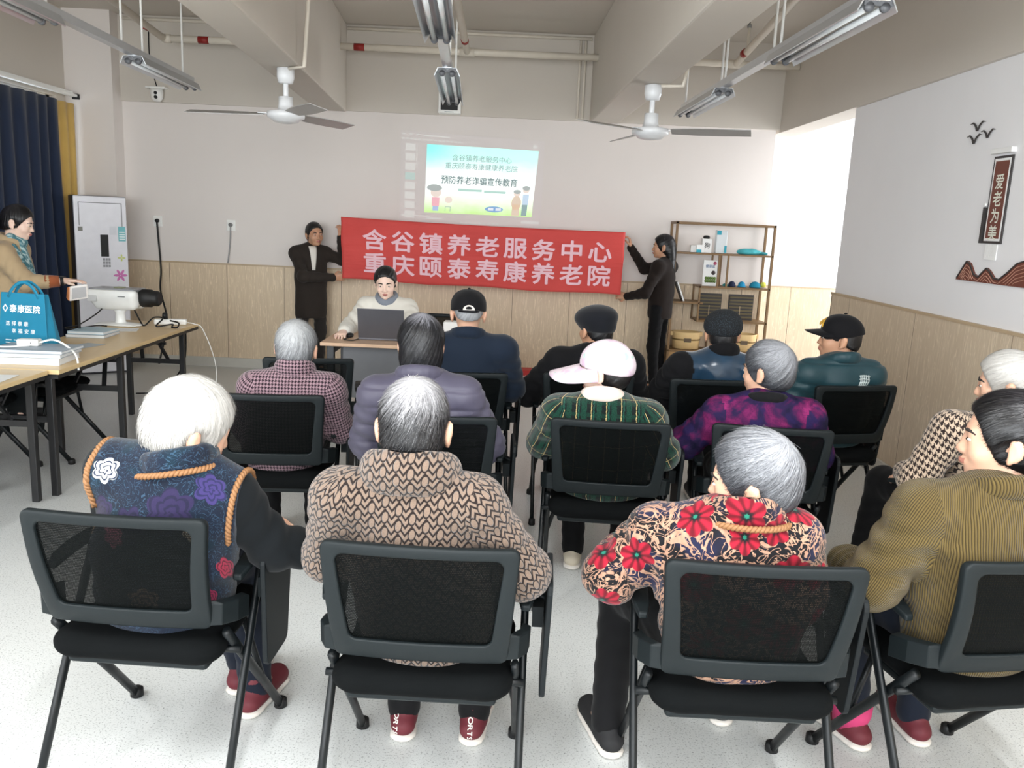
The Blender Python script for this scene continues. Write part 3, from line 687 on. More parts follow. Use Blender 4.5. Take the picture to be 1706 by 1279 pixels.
def garment(name, prims, h, bones, mats, parent, amp=.004, freq=22, seed=1, mi=None, it=2, fold=None):
    V, Q = solid(prims, h, it); N = grad_normals(V, Q)
    d = wob(V*np.array((1, 1, .55)), freq, seed)*amp+wob(V, freq*2.3, seed+9)*amp*.4
    if fold is not None: d = d+fold(V)
    for i, (A, B, r, tr) in enumerate(bones):      # gathered folds round elbows and along sleeves, slack folds across the back
        A, B = np.array(A, float), np.array(B, float); L = np.linalg.norm(B-A); ax = (B-A)/L; v = (V-A)@ax; rad = np.linalg.norm(V-A-v[:, None]*ax, axis=1)
        if tr: d = d+amp*.55*np.sin(V[:, 2]*46+2.2*np.sin(V[:, 0]*13+seed)+1.4*np.sin(V[:, 0]*29+V[:, 2]*20))*np.exp(-((V[:, 2]-.64 if A[2] < .75 else V[:, 2]-.95)/.12)**2)
        else:
            m_ = (rad < r*1.5)*np.clip(v/L*4, 0, 1)*np.clip((L-v)/L*6+.4, 0, 1); ang = np.arctan2((V-A)@np.cross(ax, (0, 1, 0)), (V-A)@np.cross(ax, (1, 0, 0)))
            d = d+m_*amp*.75*np.sin(v*88+2.4*np.sin(ang*1.0+seed+i)+1.5*np.sin(ang*2+i))
    V = V+N*d[:, None]
    o = mesh_np(name, V, Q, mats, parent)
    b = uv_bones(o, V, Q, bones)
    if mi is not None: o.data.polygons.foreach_set('material_index', np.array([mi[i] for i in b], dtype=np.int32)); o.data.update()
    return o, V, Q
def hair_shape(c, R, s, st):
    t = st.get('t', .012); P = lambda x, y, z: c+R@np.array((x, y, z))*s
    E = lambda x, y, z, rx, ry, rz, k=.02, op='u': ell(P(x, y, z), np.array((rx, ry, rz))*s, R, k*s, op)
    o = [E(0, -.014, .024, .073+t, .092+t, .086+t), E(0, -.05, -.03, .062+t*.8, .052+t*.7, .055, .025)]
    for e in st.get('extra', ()): o.append(E(*e))
    o.append(E(0, .128, -.038, .094+st.get('wide', 0), .122+st.get('wide', 0), .112+st.get('brow', 0), .012, 'd'))
    if st.get('ears', True):
        for sx in (-1, 1): o.append(E(sx*.101, -.002, -.030, .036, .044, .050, .012, 'd'))
    n = R@np.array((0, st.get('tilt', .45), -1.0)); o.append(cut(P(0, -.06, st.get('bot', -.075)), n))
    return o
def hair(c, R, s, st, mt, parent, h=.007, strands=0, seed=1, whorl=(0, -.62, .78), L=.55, lift=.005, width=.0014, ridge=1.0):
    V, Q = solid(hair_shape(c, R, s, st), h, 2); N = grad_normals(V, Q)
    V = V+N*(wob(V, 60, seed)*.0025+wob(V, 25, seed+3)*st.get('puff', .003))[:, None]
    W = R@np.array(whorl, float); W /= np.linalg.norm(W); e1 = np.cross(W, R@np.array((1., 0, 0))); e1 /= np.linalg.norm(e1); e2 = np.cross(W, e1)
    hc = c+R@np.array((0, -.012, .01))*s
    def co(X):
        D = X-hc; D = D/np.linalg.norm(D, axis=1, keepdims=True); th = np.arccos(np.clip(D@W, -1, 1)); ph = np.arctan2(D@e2, D@e1)+.5*th
        return np.stack([np.cos(ph), np.sin(ph), th], 1)
    attr = co(V); V = V+N*ridge*(.0022*wob(attr[:, :2], 26, seed+11)*np.clip(attr[:, 2], 0, 1)+.0016*wob(attr[:, :2], 60, seed+12))[:, None]*np.minimum(1, attr[:, 2:3]*1.3); nV = [V]; nQ = [Q]; nA = [attr]
    if strands:
        bv = BVHTree.FromPolygons([tuple(v) for v in V], [tuple(q) for q in Q]); rnd = np.random.RandomState(seed); base = len(V)
        SV, SQ, SA = [], [], []
        for _ in range(strands):
            ph = rnd.rand()*2*PI; th0 = .06+2.1*rnd.rand()**.8; ln = L*(.5+.8*rnd.rand()); sw = rnd.normal()*.25; lf = lift*(.2+rnd.rand()**2*1.6); pts = []
            for j in range(6):
                th = th0+ln*j/5; p = ph+sw*(j/5)*.5-.5*th
                D = W*math.cos(th)+(e1*math.cos(p)+e2*math.sin(p))*math.sin(th)
                hit = bv.ray_cast(Vector(hc+D*.3), Vector(-D), .3)
                if hit[0] is None: break
                q = np.array(hit[0]); r_ = np.linalg.norm(q-hc)
                if r_ < .078*s: break
                pts.append((q+np.array(hit[1])*(.0008+lf*(j/5)**1.5), np.array(hit[1])))
            if len(pts) < 3: continue
            b0 = base+len(SV); n = len(pts)
            for j in range(n):
                p, nr = pts[j]; t = pts[min(j+1, n-1)][0]-pts[max(j-1, 0)][0]; sd = np.cross(t, nr); l = np.linalg.norm(sd)
                sd = sd/l if l > 1e-9 else e1; wd = width*(1-.75*j/(n-1))
                SV += [p+sd*wd, p-sd*wd]
            jit = rnd.normal(size=3)*np.array((.05, .05, .12)); a = co(np.array([p for p, _ in pts]))+jit
            for j in range(n): SA += [a[j], a[j]]
            for j in range(n-1): SQ.append((b0+2*j, b0+2*j+1, b0+2*j+3, b0+2*j+2))
        if SV: nV.append(np.array(SV)); nQ.append(np.array(SQ)); nA.append(np.array(SA))
    V = np.concatenate(nV); Q = np.concatenate(nQ); A = np.concatenate(nA)
    o = mesh_np('hair', V, Q, mt, parent); at = o.data.attributes.new('hairco', 'FLOAT_VECTOR', 'POINT'); at.data.foreach_set('vector', A.astype(np.float32).ravel())
    return o
SIT = dict(pel=(0, -.045, .58), wai=(0, -.075, .70), che=(0, -.085, .85), nb=(0, -.105, .995), hd=(0, -.055, 1.125),
           shL=(-.165, -.125, .935), shR=(.165, -.125, .935), elL=(-.255, -.03, .72), elR=(.255, -.03, .72), wrL=(-.15, .18, .66), wrR=(.15, .18, .66),
           hpL=(-.085, -.03, .565), hpR=(.085, -.03, .565), knL=(-.12, .31, .535), knR=(.12, .31, .535), anL=(-.115, .29, .085), anR=(.115, .29, .085), toL=(-.13, .44, .035), toR=(.13, .44, .035))
STA = dict(pel=(0, 0, .88), wai=(0, .0, 1.02), che=(0, -.01, 1.18), nb=(0, -.025, 1.335), hd=(0, .015, 1.465),
           shL=(-.165, -.02, 1.275), shR=(.165, -.02, 1.275), elL=(-.22, -.02, 1.02), elR=(.22, -.02, 1.02), wrL=(-.2, .12, .84), wrR=(.2, .12, .84),
           hpL=(-.085, 0, .86), hpR=(.085, 0, .86), knL=(-.095, .015, .47), knR=(.095, .015, .47), anL=(-.095, -.02, .08), anR=(.095, -.02, .08), toL=(-.11, .12, .035), toR=(.11, .12, .035))
def make_person(label, loc, rz, pose=SIT, J=None, head=(0, -6, 0), hs=1.06, w=1.0, arm=1.0, skin=None, lip=None, top=None, topname='jacket', bottom=None, shoe=None, hairst=None, hairm=None, strands=0,
                hv=.0065, gv=.009, bv=.009, collar=None, amp=.004, freq=22, seed=1, hem=None, face=False, hands=None, topmi=None, trouser_r=1.0, ear=1.0, ridge=1.0, whorl=(0, -.62, .78), hairL=.6, lift=.005, fold=None, sleeve_end=.0, ex=()):
    j = {k: np.array(v, float) for k, v in pose.items()}
    for k, v in (J or {}).items(): j[k] = np.array(v, float)
    t = empty('person', loc, rz, label, 'person'); R = rot3(*head); hd = j['hd']; skin = skin or SK_old; sit = pose is SIT
    # ---- body: one continuous surface, slimmer than the clothes
    fy = ((0, 1, 0), 1.35); b = []
    b += [seg(j['pel'], j['wai'], .09 if sit else .115, .105*w, .05, fy), seg(j['wai'], j['che'], .105*w, .115*w, .05, fy), seg(j['che'], j['nb']-(0, 0, .03), .10*w, .055, .05, fy),
          seg(j['shL'], j['shR'], .045, .045, .05), seg(j['nb']-(0, 0, .05), hd+R@np.array((0, -.022, -.06))*hs, .052, .052*hs, .03)]
    for s_ in 'LR':
        b += [seg(j['sh'+s_], j['el'+s_], .042, .036, .03), seg(j['el'+s_], j['wr'+s_], .036, .026, .02),
              seg(j['hp'+s_], j['kn'+s_], .068, .05, .04), seg(j['kn'+s_], j['an'+s_], .048, .034, .03), seg(j['an'+s_], j['to'+s_]+np.array((0, -.03, .005)), .032, .022, .02)]
        hp = (hands or {}).get(s_)
        if hp: b += hand_prims(j['wr'+s_], *hp)
        else:
            d = j['wr'+s_]-j['el'+s_]; b += hand_prims(j['wr'+s_], d+np.array((0, 0, -.08)), (0 if sit else (1 if s_ == 'L' else -1), 0, -1), 1 if s_ == 'L' else -1, .45)
    b += head_prims(hd, R, hs, ear)
    V, Q = solid(b, bv, 1)
    o = mesh_np('body', V, Q, [skin, lip or M_lip2], t)
    C = (V[Q].mean(1)-hd)@R/hs
    lipm = (np.abs(C[:, 0]) < .0215) & (C[:, 1] > .082) & (((C[:, 2]+.0645)/.0095)**2+(C[:, 0]/.019)**2 < 1)
    o.data.polygons.foreach_set('material_index', lipm.astype(np.int32)); o.data.update()
    if face:
        for sx in (-1, 1):
            m = MB(); m.lathe([(.0001, -1), (.5, -.86), (.86, -.5), (1, 0), (.86, .5), (.5, .86), (.0001, 1)], n=14)
            V_ = [hd+R@(np.array((sx*.031, .0775, -.003))+np.array((x*.0125, y*.0088, z*.0054)))*hs for x, y, z in m.v]; m2 = MB().add(V_, m.f, 0, True)
            m3 = [hd+R@(np.array((sx*.0305, .0795, -.0028))+np.array((x*.0062, y*.0085, z*.0055)))*hs for x, y, z in m.v]; m2.add(m3, m.f, 1, True); m2.build('eye', [M_eyew, M_iris], t)
            MB().tube([hd+R@np.array((sx*x, y, z))*hs for x, y, z in ((.014, .0865, .016), (.026, .086, .020), (.040, .078, .018), (.048, .069, .012))], [.0036, .0050, .0042, .0018], 6).build('eyebrow', M_brow, t)
    # ---- clothes
    g_ = []; a = arm; hz = j['pel'] if hem is None else np.array(hem, float)
    fy = ((0, 1, 0), 1.22*max(1, w/1.04))
    g_ += [seg(hz, j['wai'], .168*w, .162*w, .05, fy), seg(j['wai'], j['che'], .162*w, .160*w, .05, fy), seg(j['che'], j['nb']-(0, 0, .045), .150*w, .078, .06, ((0, 1, 0), 1.3)),
           seg(j['shL'], j['shR'], .068, .068, .05, ((0, 1, 0), 1.05)), seg(j['nb']-(0, 0, .03), j['shL']+(0, 0, .01), .062, .058, .05), seg(j['nb']-(0, 0, .03), j['shR']+(0, 0, .01), .062, .058, .05)]
    bones = [(hz-(0, 0, .02), j['nb'], .155*w, True)]
    arms = []
    for s_ in 'LR':
        q = j['wr'+s_]+(j['el'+s_]-j['wr'+s_])*sleeve_end
        arms += [seg(j['sh'+s_], j['el'+s_], .075*a, .066*a, .035), seg(j['el'+s_], q, .066*a, .049*a, .03)]
        bones += [(j['sh'+s_], j['el'+s_], .075*a, False), (j['el'+s_], q, .066*a, False)]
    ex = list(ex)+[cut((0, 0, .485 if sit else hz[2]-.06), (0, 0, -1), .01)]
    tp, _, _ = garment(topname, g_+arms+list(ex), gv, bones, top, t, amp, freq, seed, topmi, 2, fold)
    if collar:
        cz, rx, ry, rr, fl, cm = collar; n = 22; c0 = j['nb']+np.array((0, 0, cz)); pr = []
        ring = [c0+np.array((rx*math.cos(2*PI*i/n), ry*math.sin(2*PI*i/n), -.028*math.sin(2*PI*i/n))) for i in range(n)]
        tilt = (hd-j['nb'])/np.linalg.norm(hd-j['nb'])
        ring = [p+np.array((tilt[0], tilt[1], 0))*.3*(cz) for p in ring]
        for i in range(n):
            pr.append(seg(ring[i], ring[(i+1) % n], rr, rr, .008, ((0, 0, 1), fl)))
        garment('collar', pr, .006, [(c0-(0, 0, .1), c0+(0, 0, .1), (rx+ry)/2+rr, True)], cm or top, t, .0015, 40, seed+5)
    pr = [seg(j['pel']-(.06*w, 0, 0), j['pel']+(.06*w, 0, .0), .098, .098, .05)] if sit else [seg(j['pel'], j['pel']-(0, 0, .03), .13*w, .13*w, .05, ((0, 1, 0), 1.2))]
    bones = [(j['pel']-(0, 0, .05), j['pel']+(0, 0, .1), .15, True)]
    k_ = trouser_r*(1 if sit else .86)
    for s_ in 'LR':
        pr += [seg(j['hp'+s_], j['kn'+s_], .088*k_, .070*k_, .04), seg(j['kn'+s_], j['an'+s_]+(0, 0, .0), .069*k_, .054*k_, .03)]
        bones += [(j['hp'+s_], j['kn'+s_], .088, False), (j['kn'+s_], j['an'+s_], .069, False)]
    if not sit: pr.append(cut((0, 0, .055), (0, 0, -1)))
    garment('trousers', pr, .012, bones, bottom, t, .0022, 16, seed+2)
    for s_ in 'LR':
        an, to = j['an'+s_], j['to'+s_]; d = to-an; d[2] = 0; d /= np.linalg.norm(d); hl = an-d*.045; hl[2] = .045; tp_ = to+d*.01; tp_[2] = .04
        sh = [seg(hl, tp_, .040, .043, .02, ((0, 0, 1), 1.15)), seg(an+(0, 0, -.01), an-d*.01+np.array((0, 0, .03)), .043, .042, .03), cut((0, 0, .014), (0, 0, -1))]
        V, Q = solid(sh, .009, 2); so = mesh_np('shoe', V, Q, shoe or M_dark, t)
        so2 = [seg(np.array((hl[0], hl[1], .014)), np.array((tp_[0], tp_[1], .014)), .044, .046, .01, ((0, 0, 1), 2.6))]
        V, Q = solid(so2+[cut((0, 0, .002), (0, 0, -1))], .009, 1); mesh_np('sole', V, Q, M_sole, so)
    if hairst is not None: hair(hd, R, hs, hairst, hairm, t, hv, strands, seed, whorl, hairL, lift, ridge=ridge)
    return t, j, R, hd, tp
# ------------------------------------------------------------------ caps
def hatfn(hd, R, s): return lambda x, y, z: hd+R@np.array((x, y, z))*s
def sheet(name, mats, parent, fn, nu, nv, th, mi=None):
    V = [fn(u/nu, v/nv) for v in range(nv+1) for u in range(nu+1)]
    F = np.array([(v*(nu+1)+u, v*(nu+1)+u+1, (v+1)*(nu+1)+u+1, (v+1)*(nu+1)+u) for v in range(nv) for u in range(nu)])
    o = mesh_np(name, np.array(V), F, mats, parent, True, mi); md = o.modifiers.new('thickness', 'SOLIDIFY'); md.thickness = th; md.offset = 0; return o
def brim_fn(P, rx, ry, z0, ext, a0, drop, side=.55, up=0):
    def f(u, v):
        a = math.radians(90-a0+2*a0*u); k = math.cos((u-.5)*PI)**side
        x, y = rx*math.cos(a), ry*math.sin(a); e = ext*v*k
        return P(x*(1+.28*v*k), y+e, z0-drop*(x/rx)**2*(.4+.6*v)-.012*v+up*v)
    return f
def baseball_cap(t, hd, R, s, mt, opening=False, emblem=None, ry=.106):
    root = None; P = hatfn(hd, R, s)
    pr = [ell(P(0, -.014, .022), np.array((.091, ry, .099))*s, R, .01), seg(P(-.03, .03, .055), P(.03, .03, .055), .05*s, .05*s, .04), cut(P(0, 0, .006), R@np.array((0, -.22, -1)))]
    V, Q = solid(pr, .006, 2); V = V+grad_normals(V, Q)*(wob(V, 40, 4)*.0012)[:, None]; c = mesh_np('cap', V, Q, mt, t)
    sheet('brim', mt, c, brim_fn(P, .086, .092, .035, .078, 74, .02), 20, 6, .004)
    MB().lathe([(.001, .008), (.008, .006), (.009, 0)], tuple(P(0, -.014, .123)), 10).build('button', mt, c)
    if opening:
        m = MB(); n = 10
        arc = [(.03*math.cos(PI*i/n), .034+.026*math.sin(PI*i/n)) for i in range(n+1)]
        def on(x, z): y = -.014-ry*math.sqrt(max(0, 1-(x/.091)**2-((z-.022)/.099)**2)); return y
        m.prism(arc, lambda x, z, sd: tuple(P(x, on(x, z)-.003+.004*sd, z-.004))); m.build('back_opening', pm('pale_lining', (206, 200, 194), .8), c)
        MB().tube([tuple(P(x, -.014-ry*math.sqrt(1-(x/.089)**2)-.003, .024)) for x in np.linspace(-.05, .05, 9)], .006, 6).build('strap', mt, c)
    if emblem:
        m = MB()
        for k in range(3):
            pts = []
            for i in range(7):
                f = i/6; x = -.045+.026*k+.045*f; z = .05+.05*f+.006*k
                D = np.array((x, .0, z-.035)); y = -.014+ry*math.sqrt(max(.05, 1-(x/.089)**2-((z-.035)/.088)**2)); pts.append(tuple(P(x, y+.004+.012*(1-f), z)))
            m.tube(pts, [.002, .005, .006, .005, .004, .003, .001], 6)
        m.build('emblem', emblem, c)
    return c
# ================================================================== fabrics
def cloth(name, rgb, rough=.85, var=.12, sheen=.15, wv=700, bump=.3):
    g = G(name, rough); c = srgb(*rgb); n = g.noise(g.uv(), 9, 4)
    g.col(g.mix(n, tuple(q*(1-var) for q in c[:3])+(1,), tuple(min(1, q*(1+var)) for q in c[:3])+(1,))).bump(g.noise(g.uv(), wv, 1), bump, .001).set(Sheen_Weight=sheen, Specular_IOR_Level=.2 if rough > .6 else .4); return g.m
def houndstooth(name, ca_, cb_, p, rough=.9):
    g = G(name, rough); x, y, z = g.sep(g.uv())
    ix = g.ma('FLOOR', g.ma('MULTIPLY', x, 8/p)); iy = g.ma('FLOOR', g.ma('MULTIPLY', y, 8/p))
    wx = g.lt(g.ma('FLOORED_MODULO', ix, 8), 3.5); wy = g.lt(g.ma('FLOORED_MODULO', iy, 8), 3.5); over = g.lt(g.ma('FLOORED_MODULO', g.ma('ADD', ix, iy), 4), 1.5)
    f = g.ma('ADD', g.ma('MULTIPLY', over, wx), g.ma('MULTIPLY', g.ma('SUBTRACT', 1, over), wy))
    g.col(g.mix(f, srgb(*ca_), srgb(*cb_))).bump(g.noise(g.uv(), 500, 2), .4, .002).set(Sheen_Weight=.2); return g.m
F_hound = houndstooth('mauve_houndstooth_wool', (146, 120, 128), (30, 18, 28), .0145)
F_check = houndstooth('beige_houndstooth_knit', (186, 166, 146), (38, 28, 26), .024)
# chunky knit: columns of ovals with slanted stitches between
g = G('brown_cable_knit', .9); x, y, z = g.sep(g.uv()); cw, ch = .035, .039
cx = g.ma('DIVIDE', x, cw); ix = g.ma('FLOOR', cx); fx = g.ma('SUBTRACT', g.ma('FRACT', cx), .5)
cy = g.ma('ADD', g.ma('DIVIDE', y, ch), g.ma('MULTIPLY', g.ma('FLOORED_MODULO', ix, 2), .5)); fy_ = g.ma('SUBTRACT', g.ma('FRACT', cy), .5)
e = g.ma('ADD', g.ma('POWER', g.ma('DIVIDE', g.ma('ADD', fx, g.ma('MULTIPLY', fy_, -.12)), .24), 2), g.ma('POWER', g.ma('DIVIDE', fy_, .36), 2))
oval = g.smooth(e, 1.0, .7); gap = g.smooth(e, 1.75, 1.35)
st = g.ma('ADD', g.ma('MULTIPLY', cy, 2), g.ma('MULTIPLY', g.ma('ABSOLUTE', fx), 2.3)); sf = g.ma('ABSOLUTE', g.ma('SUBTRACT', g.ma('FRACT', st), .5))
stitch = g.ma('MULTIPLY', g.smooth(sf, .36, .24), g.ma('SUBTRACT', 1, gap)); light = g.ma('MAXIMUM', oval, stitch)
nz = g.noise(g.uv(), 420, 2); g.col(g.mix(light, srgb(30, 21, 18), g.mix(nz, srgb(98, 81, 70), srgb(132, 114, 100)))).bump(g.ma('ADD', light, g.ma('MULTIPLY', nz, .4)), .8, .005).set(Sheen_Weight=.25)
F_knit = g.m
# green tartan
g = G('green_tartan_wool', .95); u = g.uv(); nd = g.noise(u, 90, 2, color=True); uw = g.node('ShaderNodeMix', data_type='VECTOR'); g.put(uw.inputs[0], .009); g.put(uw.inputs[4], u); g.put(uw.inputs[5], nd); x, y, z = g.sep(uw.outputs[1])
def band(v, per, off, wd): return g.lt(g.ma('ABSOLUTE', g.ma('SUBTRACT', g.ma('FRACT', g.ma('ADD', g.ma('DIVIDE', v, per), off)), .5)), wd/per/2)
c = srgb(7, 20, 19)
c = g.mix(g.ma('MULTIPLY', band(x, .062, .1, .022), .75), c, srgb(14, 66, 50)); c = g.mix(g.ma('MULTIPLY', band(y, .05, .2, .016), .6), c, srgb(13, 58, 44))
c = g.mix(g.ma('MULTIPLY', band(x, .062, .45, .006), .6), c, srgb(30, 92, 76))
c = g.mix(g.ma('MULTIPLY', band(x, .062, .6, .0035), .8), c, srgb(214, 190, 130)); c = g.mix(g.ma('MULTIPLY', band(y, .1, .65, .003), .6), c, srgb(196, 176, 120))
tw = g.noise(g.mapv(u, (300, 300, 1)), 1, 1); c = g.mix(g.smooth(tw, .5, .68), c, srgb(6, 14, 14))
g.col(c).bump(g.noise(u, 400, 2), .7, .004).set(Sheen_Weight=.3); F_tartan = g.m
# flowers: helper in uv metres
def flower(g, x, y, u0, v0, r, n=6, tw=0.0):
    dx, dy = g.ma('SUBTRACT', x, u0), g.ma('SUBTRACT', y, v0); d = g.ma('SQRT', g.ma('ADD', g.ma('MULTIPLY', dx, dx), g.ma('MULTIPLY', dy, dy))); a = g.ma('ARCTAN2', dy, dx)
    pet = g.ma('ADD', .78, g.ma('MULTIPLY', g.ma('ABSOLUTE', g.ma('SINE', g.ma('ADD', g.ma('MULTIPLY', a, n/2), g.ma('MULTIPLY', d, tw)))), .3)); q = g.ma('DIVIDE', d, g.ma('MULTIPLY', pet, r))
    rose = g.ma('SINE', g.ma('ADD', g.ma('MULTIPLY', q, 17), g.ma('ADD', g.ma('MULTIPLY', a, 2), g.ma('MULTIPLY', g.ma('SINE', g.ma('MULTIPLY', a, 5)), .8))))
    return g.smooth(q, 1.02, .95), q, rose, a
# scroll print with red flowers
g = G('scroll_and_red_flower_print', .7); u = g.uv(); x, y, z = g.sep(u)
w1 = g.noise(u, 12, 1.5, .5, 2.6); w2 = g.noise(g.mapv(u, (1, 1, 1), (3.1, 1.7, 0)), 15, 1, .5, 3.4)
s1 = g.smooth(g.ma('ABSOLUTE', g.ma('SUBTRACT', g.ma('FRACT', g.ma('MULTIPLY', w1, 4.2)), .5)), .17, .12); s2 = g.smooth(g.ma('ABSOLUTE', g.ma('SUBTRACT', g.ma('FRACT', g.ma('MULTIPLY', w2, 3)), .5)), .10, .06)
sc = g.ma('MAXIMUM', s1, s2); tone = g.mix(g.noise(u, 60, 2), srgb(118, 82, 66), srgb(184, 148, 124)); base = g.mix(g.smooth(g.noise(u, 8, 1), .5, .62), srgb(12, 11, 15), srgb(24, 26, 52)); c = g.mix(sc, base, tone)
for (u0, v0, r, n_) in ((-.155, .385, .05, 6), (.135, .425, .052, 7), (-.03, .345, .04, 6), (.05, .36, .036, 5), (-.10, .055, .045, 6), (.12, .06, .05, 6), (-.02, .13, .05, 6), (.1, .25, .05, 6), (-.15, .22, .05, 6), (-.10, .47, .04, 5), (.07, .09, .04, 6), (.005, .50, .035, 5), (.05, .505, .03, 6)):
    m_, q, ro, a = flower(g, x, y, u0, v0, r, n_); pc = g.mix(g.smooth(g.ma('SINE', g.ma('MULTIPLY', a, n_*1.5)), -1.4, 1.1), srgb(80, 5, 18), srgb(150, 20, 42)); pc = g.mix(g.smooth(q, .5, .2), pc, srgb(20, 16, 20)); pc = g.mix(g.smooth(q, .16, .08), pc, srgb(30, 110, 90)); c = g.mix(m_, c, pc)
g.col(c).bump(g.noise(u, 30, 2), .25, .006).set(Sheen_Weight=.15); F_scroll = g.m
# navy vest with roses
g = G('navy_floral_padded_cloth', .72); u = g.uv(); x, y, z = g.sep(u)
c = g.mix(g.noise(u, 10, 4), srgb(5, 9, 20), srgb(15, 29, 50)); c = g.mix(g.smooth(g.noise(g.mapv(u, (1, 1, 1), (5, 2, 0)), 13, 3), .52, .66), c, srgb(9, 32, 46))
fern = g.smooth(g.ma('ABSOLUTE', g.ma('SUBTRACT', g.ma('FRACT', g.ma('MULTIPLY', g.noise(u, 22, 2, .5, 3), 5)), .5)), .1, .04); c = g.mix(g.ma('MULTIPLY', fern, .35), c, srgb(70, 104, 132))
for (u0, v0, r, n_, ca_, cb_) in ((.10, .31, .060, 6, (36, 29, 62), (24, 22, 48)), (-.10, .29, .042, 6, (36, 29, 62), (24, 22, 48)), (.0, .27, .05, 7, (34, 28, 60), (22, 21, 46)), (.2, .37, .045, 6, (50, 42, 90), (30, 30, 66)), (-.20, .36, .05, 6, (58, 46, 94), (38, 32, 72)),
                                 (-.088, .405, .036, 6, (214, 212, 198), (34, 44, 66)), (-.17, .255, .03, 6, (212, 170, 132), (120, 80, 60)), (-.055, .235, .034, 6, (190, 100, 124), (120, 44, 70)), (.165, .255, .026, 5, (234, 220, 194), (150, 120, 90)), (.02, .05, .042, 6, (180, 140, 108), (90, 58, 44)), (.19, .06, .025, 5, (130, 30, 66), (70, 14, 38)), (.24, .15, .03, 5, (140, 34, 60), (80, 14, 30))):
    m_, q, ro, a = flower(g, x, y, u0, v0, r, n_); c = g.mix(m_, c, g.mix(g.smooth(ro, .1, .75), srgb(*ca_), srgb(*cb_)))
wv = g.noise(u, 300, 1); g.col(c).bump(wv, .3, .002).set(Sheen_Weight=.2); F_vest = g.m
# corduroy
g = G('olive_corduroy', .92); u = g.uv(); x, y, z = g.sep(u); k = g.ma('SINE', g.ma('MULTIPLY', x, 2*PI/.0062)); n = g.noise(u, 8, 3); c = g.mix(n, srgb(84, 70, 38), srgb(106, 90, 52)); g.col(g.mix(g.smooth(k, .1, -.9), c, srgb(54, 44, 24))).bump(k, .6, .003).set(Sheen_Weight=.12); F_cord = g.m
# purple blotched jacket, petal cuffs
g = G('purple_magenta_print', .85); u = g.uv(); f = g.noise(u, 9, 3, .6, .5); f2 = g.noise(g.mapv(u, (1, 1, 1), (9, 4, 0)), 10, 2); tex = g.noise(u, 180, 2)
c = g.ramp(f, [(.36, srgb(18, 18, 42)), (.47, srgb(38, 25, 60)), (.55, srgb(84, 24, 68)), (.68, srgb(124, 36, 88))]); c = g.mix(g.smooth(f2, .55, .65), c, srgb(34, 26, 66)); c = g.mix(g.ma('MULTIPLY', g.smooth(tex, .5, .7), .5), c, srgb(40, 20, 56)); g.col(c).bump(tex, .4, .003); F_purple = g.m
g = G('pink_petal_print', .85); u = g.uv(); d = g.vor(u, 42, 'Distance'); n = g.noise(u, 20, 2); g.col(g.mix(g.smooth(d, .62, .5), srgb(34, 14, 38), g.mix(n, srgb(110, 18, 66), srgb(180, 40, 106)))).bump(d, .5, .004); F_petal = g.m
F_lav = cloth('lavender_padded_nylon', (74, 71, 88), .5, .08, .1, 300, .15)
F_navy = cloth('navy_cotton', (20, 32, 48), .8); F_blk = cloth('black_cloth', (14, 14, 17), .85, .12, .06); F_blk2 = cloth('black_knit', (11, 15, 18), .9, .12, .06)
g = G('dark_blue_satin', .2); u = g.uv(); n = g.noise(u, 7, 2); g.col(g.mix(n, srgb(6, 20, 33), srgb(26, 68, 98))).set(Sheen_Weight=.4); F_satin = g.m
F_teal = cloth('teal_padded_nylon', (24, 58, 66), .5, .1, .1, 300, .15); F_brownsuit = cloth('dark_brown_suiting', (46, 40, 36), .85, .12, .06); F_darkbrown = cloth('dark_brown_wool', (32, 25, 22), .9, .12, .06)
F_trblk = cloth('black_trousers', (12, 12, 14), .85, .12, .05); F_trnavy = cloth('navy_trousers', (18, 24, 36), .85, .12, .06); F_trbrown = cloth('dark_suit_trousers', (40, 36, 34), .85)
F_khaki = cloth('khaki_cotton', (176, 154, 122), .85); F_cream = cloth('cream_fleece', (222, 218, 208), .9, .05); F_greycol = cloth('grey_collar_cloth', (126, 132, 142), .9); F_pinkcol = cloth('pale_pink_collar', (232, 212, 200), .8); F_white = cloth('white_knit', (226, 222, 214), .9)
F_rust = cloth('rust_sleeve', (150, 84, 52), .9)
S_red = pm('burgundy_shoe', (92, 26, 36), .7); S_beige = pm('beige_sneaker', (196, 186, 168), .75); S_brown = pm('brown_leather', (84, 48, 40), .5); S_blk = pm('black_cloth_shoe', (22, 22, 24), .8)
def rope(t, pts_fn, name, n=150, r=.0055, tw=26):
    """two-strand twisted cord along a closed or open line"""
    P = [np.array(pts_fn(i/(n-1))) for i in range(n)]; m = MB()
    for ph in (0, PI):
        L = []
        for i in range(n):
            d = P[min(i+1, n-1)]-P[max(i-1, 0)]; d = d/(np.linalg.norm(d)+1e-9); a = np.cross(d, (0, 0, 1)); a /= np.linalg.norm(a)+1e-9; b = np.cross(a, d); th = 2*PI*tw*i/n+ph
            L.append(tuple(P[i]+(a*math.cos(th)+b*math.sin(th))*r*.75))
        m.tube(L, r, 7)
    return m.build(name, pm('golden_brown_cord', (136, 96, 60), .7), t)
def on_surface(obj_, pts, off=.004):
    me = obj_.data; bv = BVHTree.FromPolygons([v.co[:] for v in me.vertices], [p.vertices[:] for p in me.polygons]); Q = []
    for p in pts:
        h = bv.find_nearest(Vector(p)); Q.append(np.array(h[0])+np.array(h[1])*off)
    Q = np.array(Q)
    for _ in range(2): Q[1:-1] = .5*Q[1:-1]+.25*(Q[:-2]+Q[2:])
    return lambda f: Q[min(len(Q)-1, int(f*(len(Q)-1)))]*(1-(f*(len(Q)-1)) % 1)+Q[min(len(Q)-1, int(f*(len(Q)-1))+1)]*((f*(len(Q)-1)) % 1)
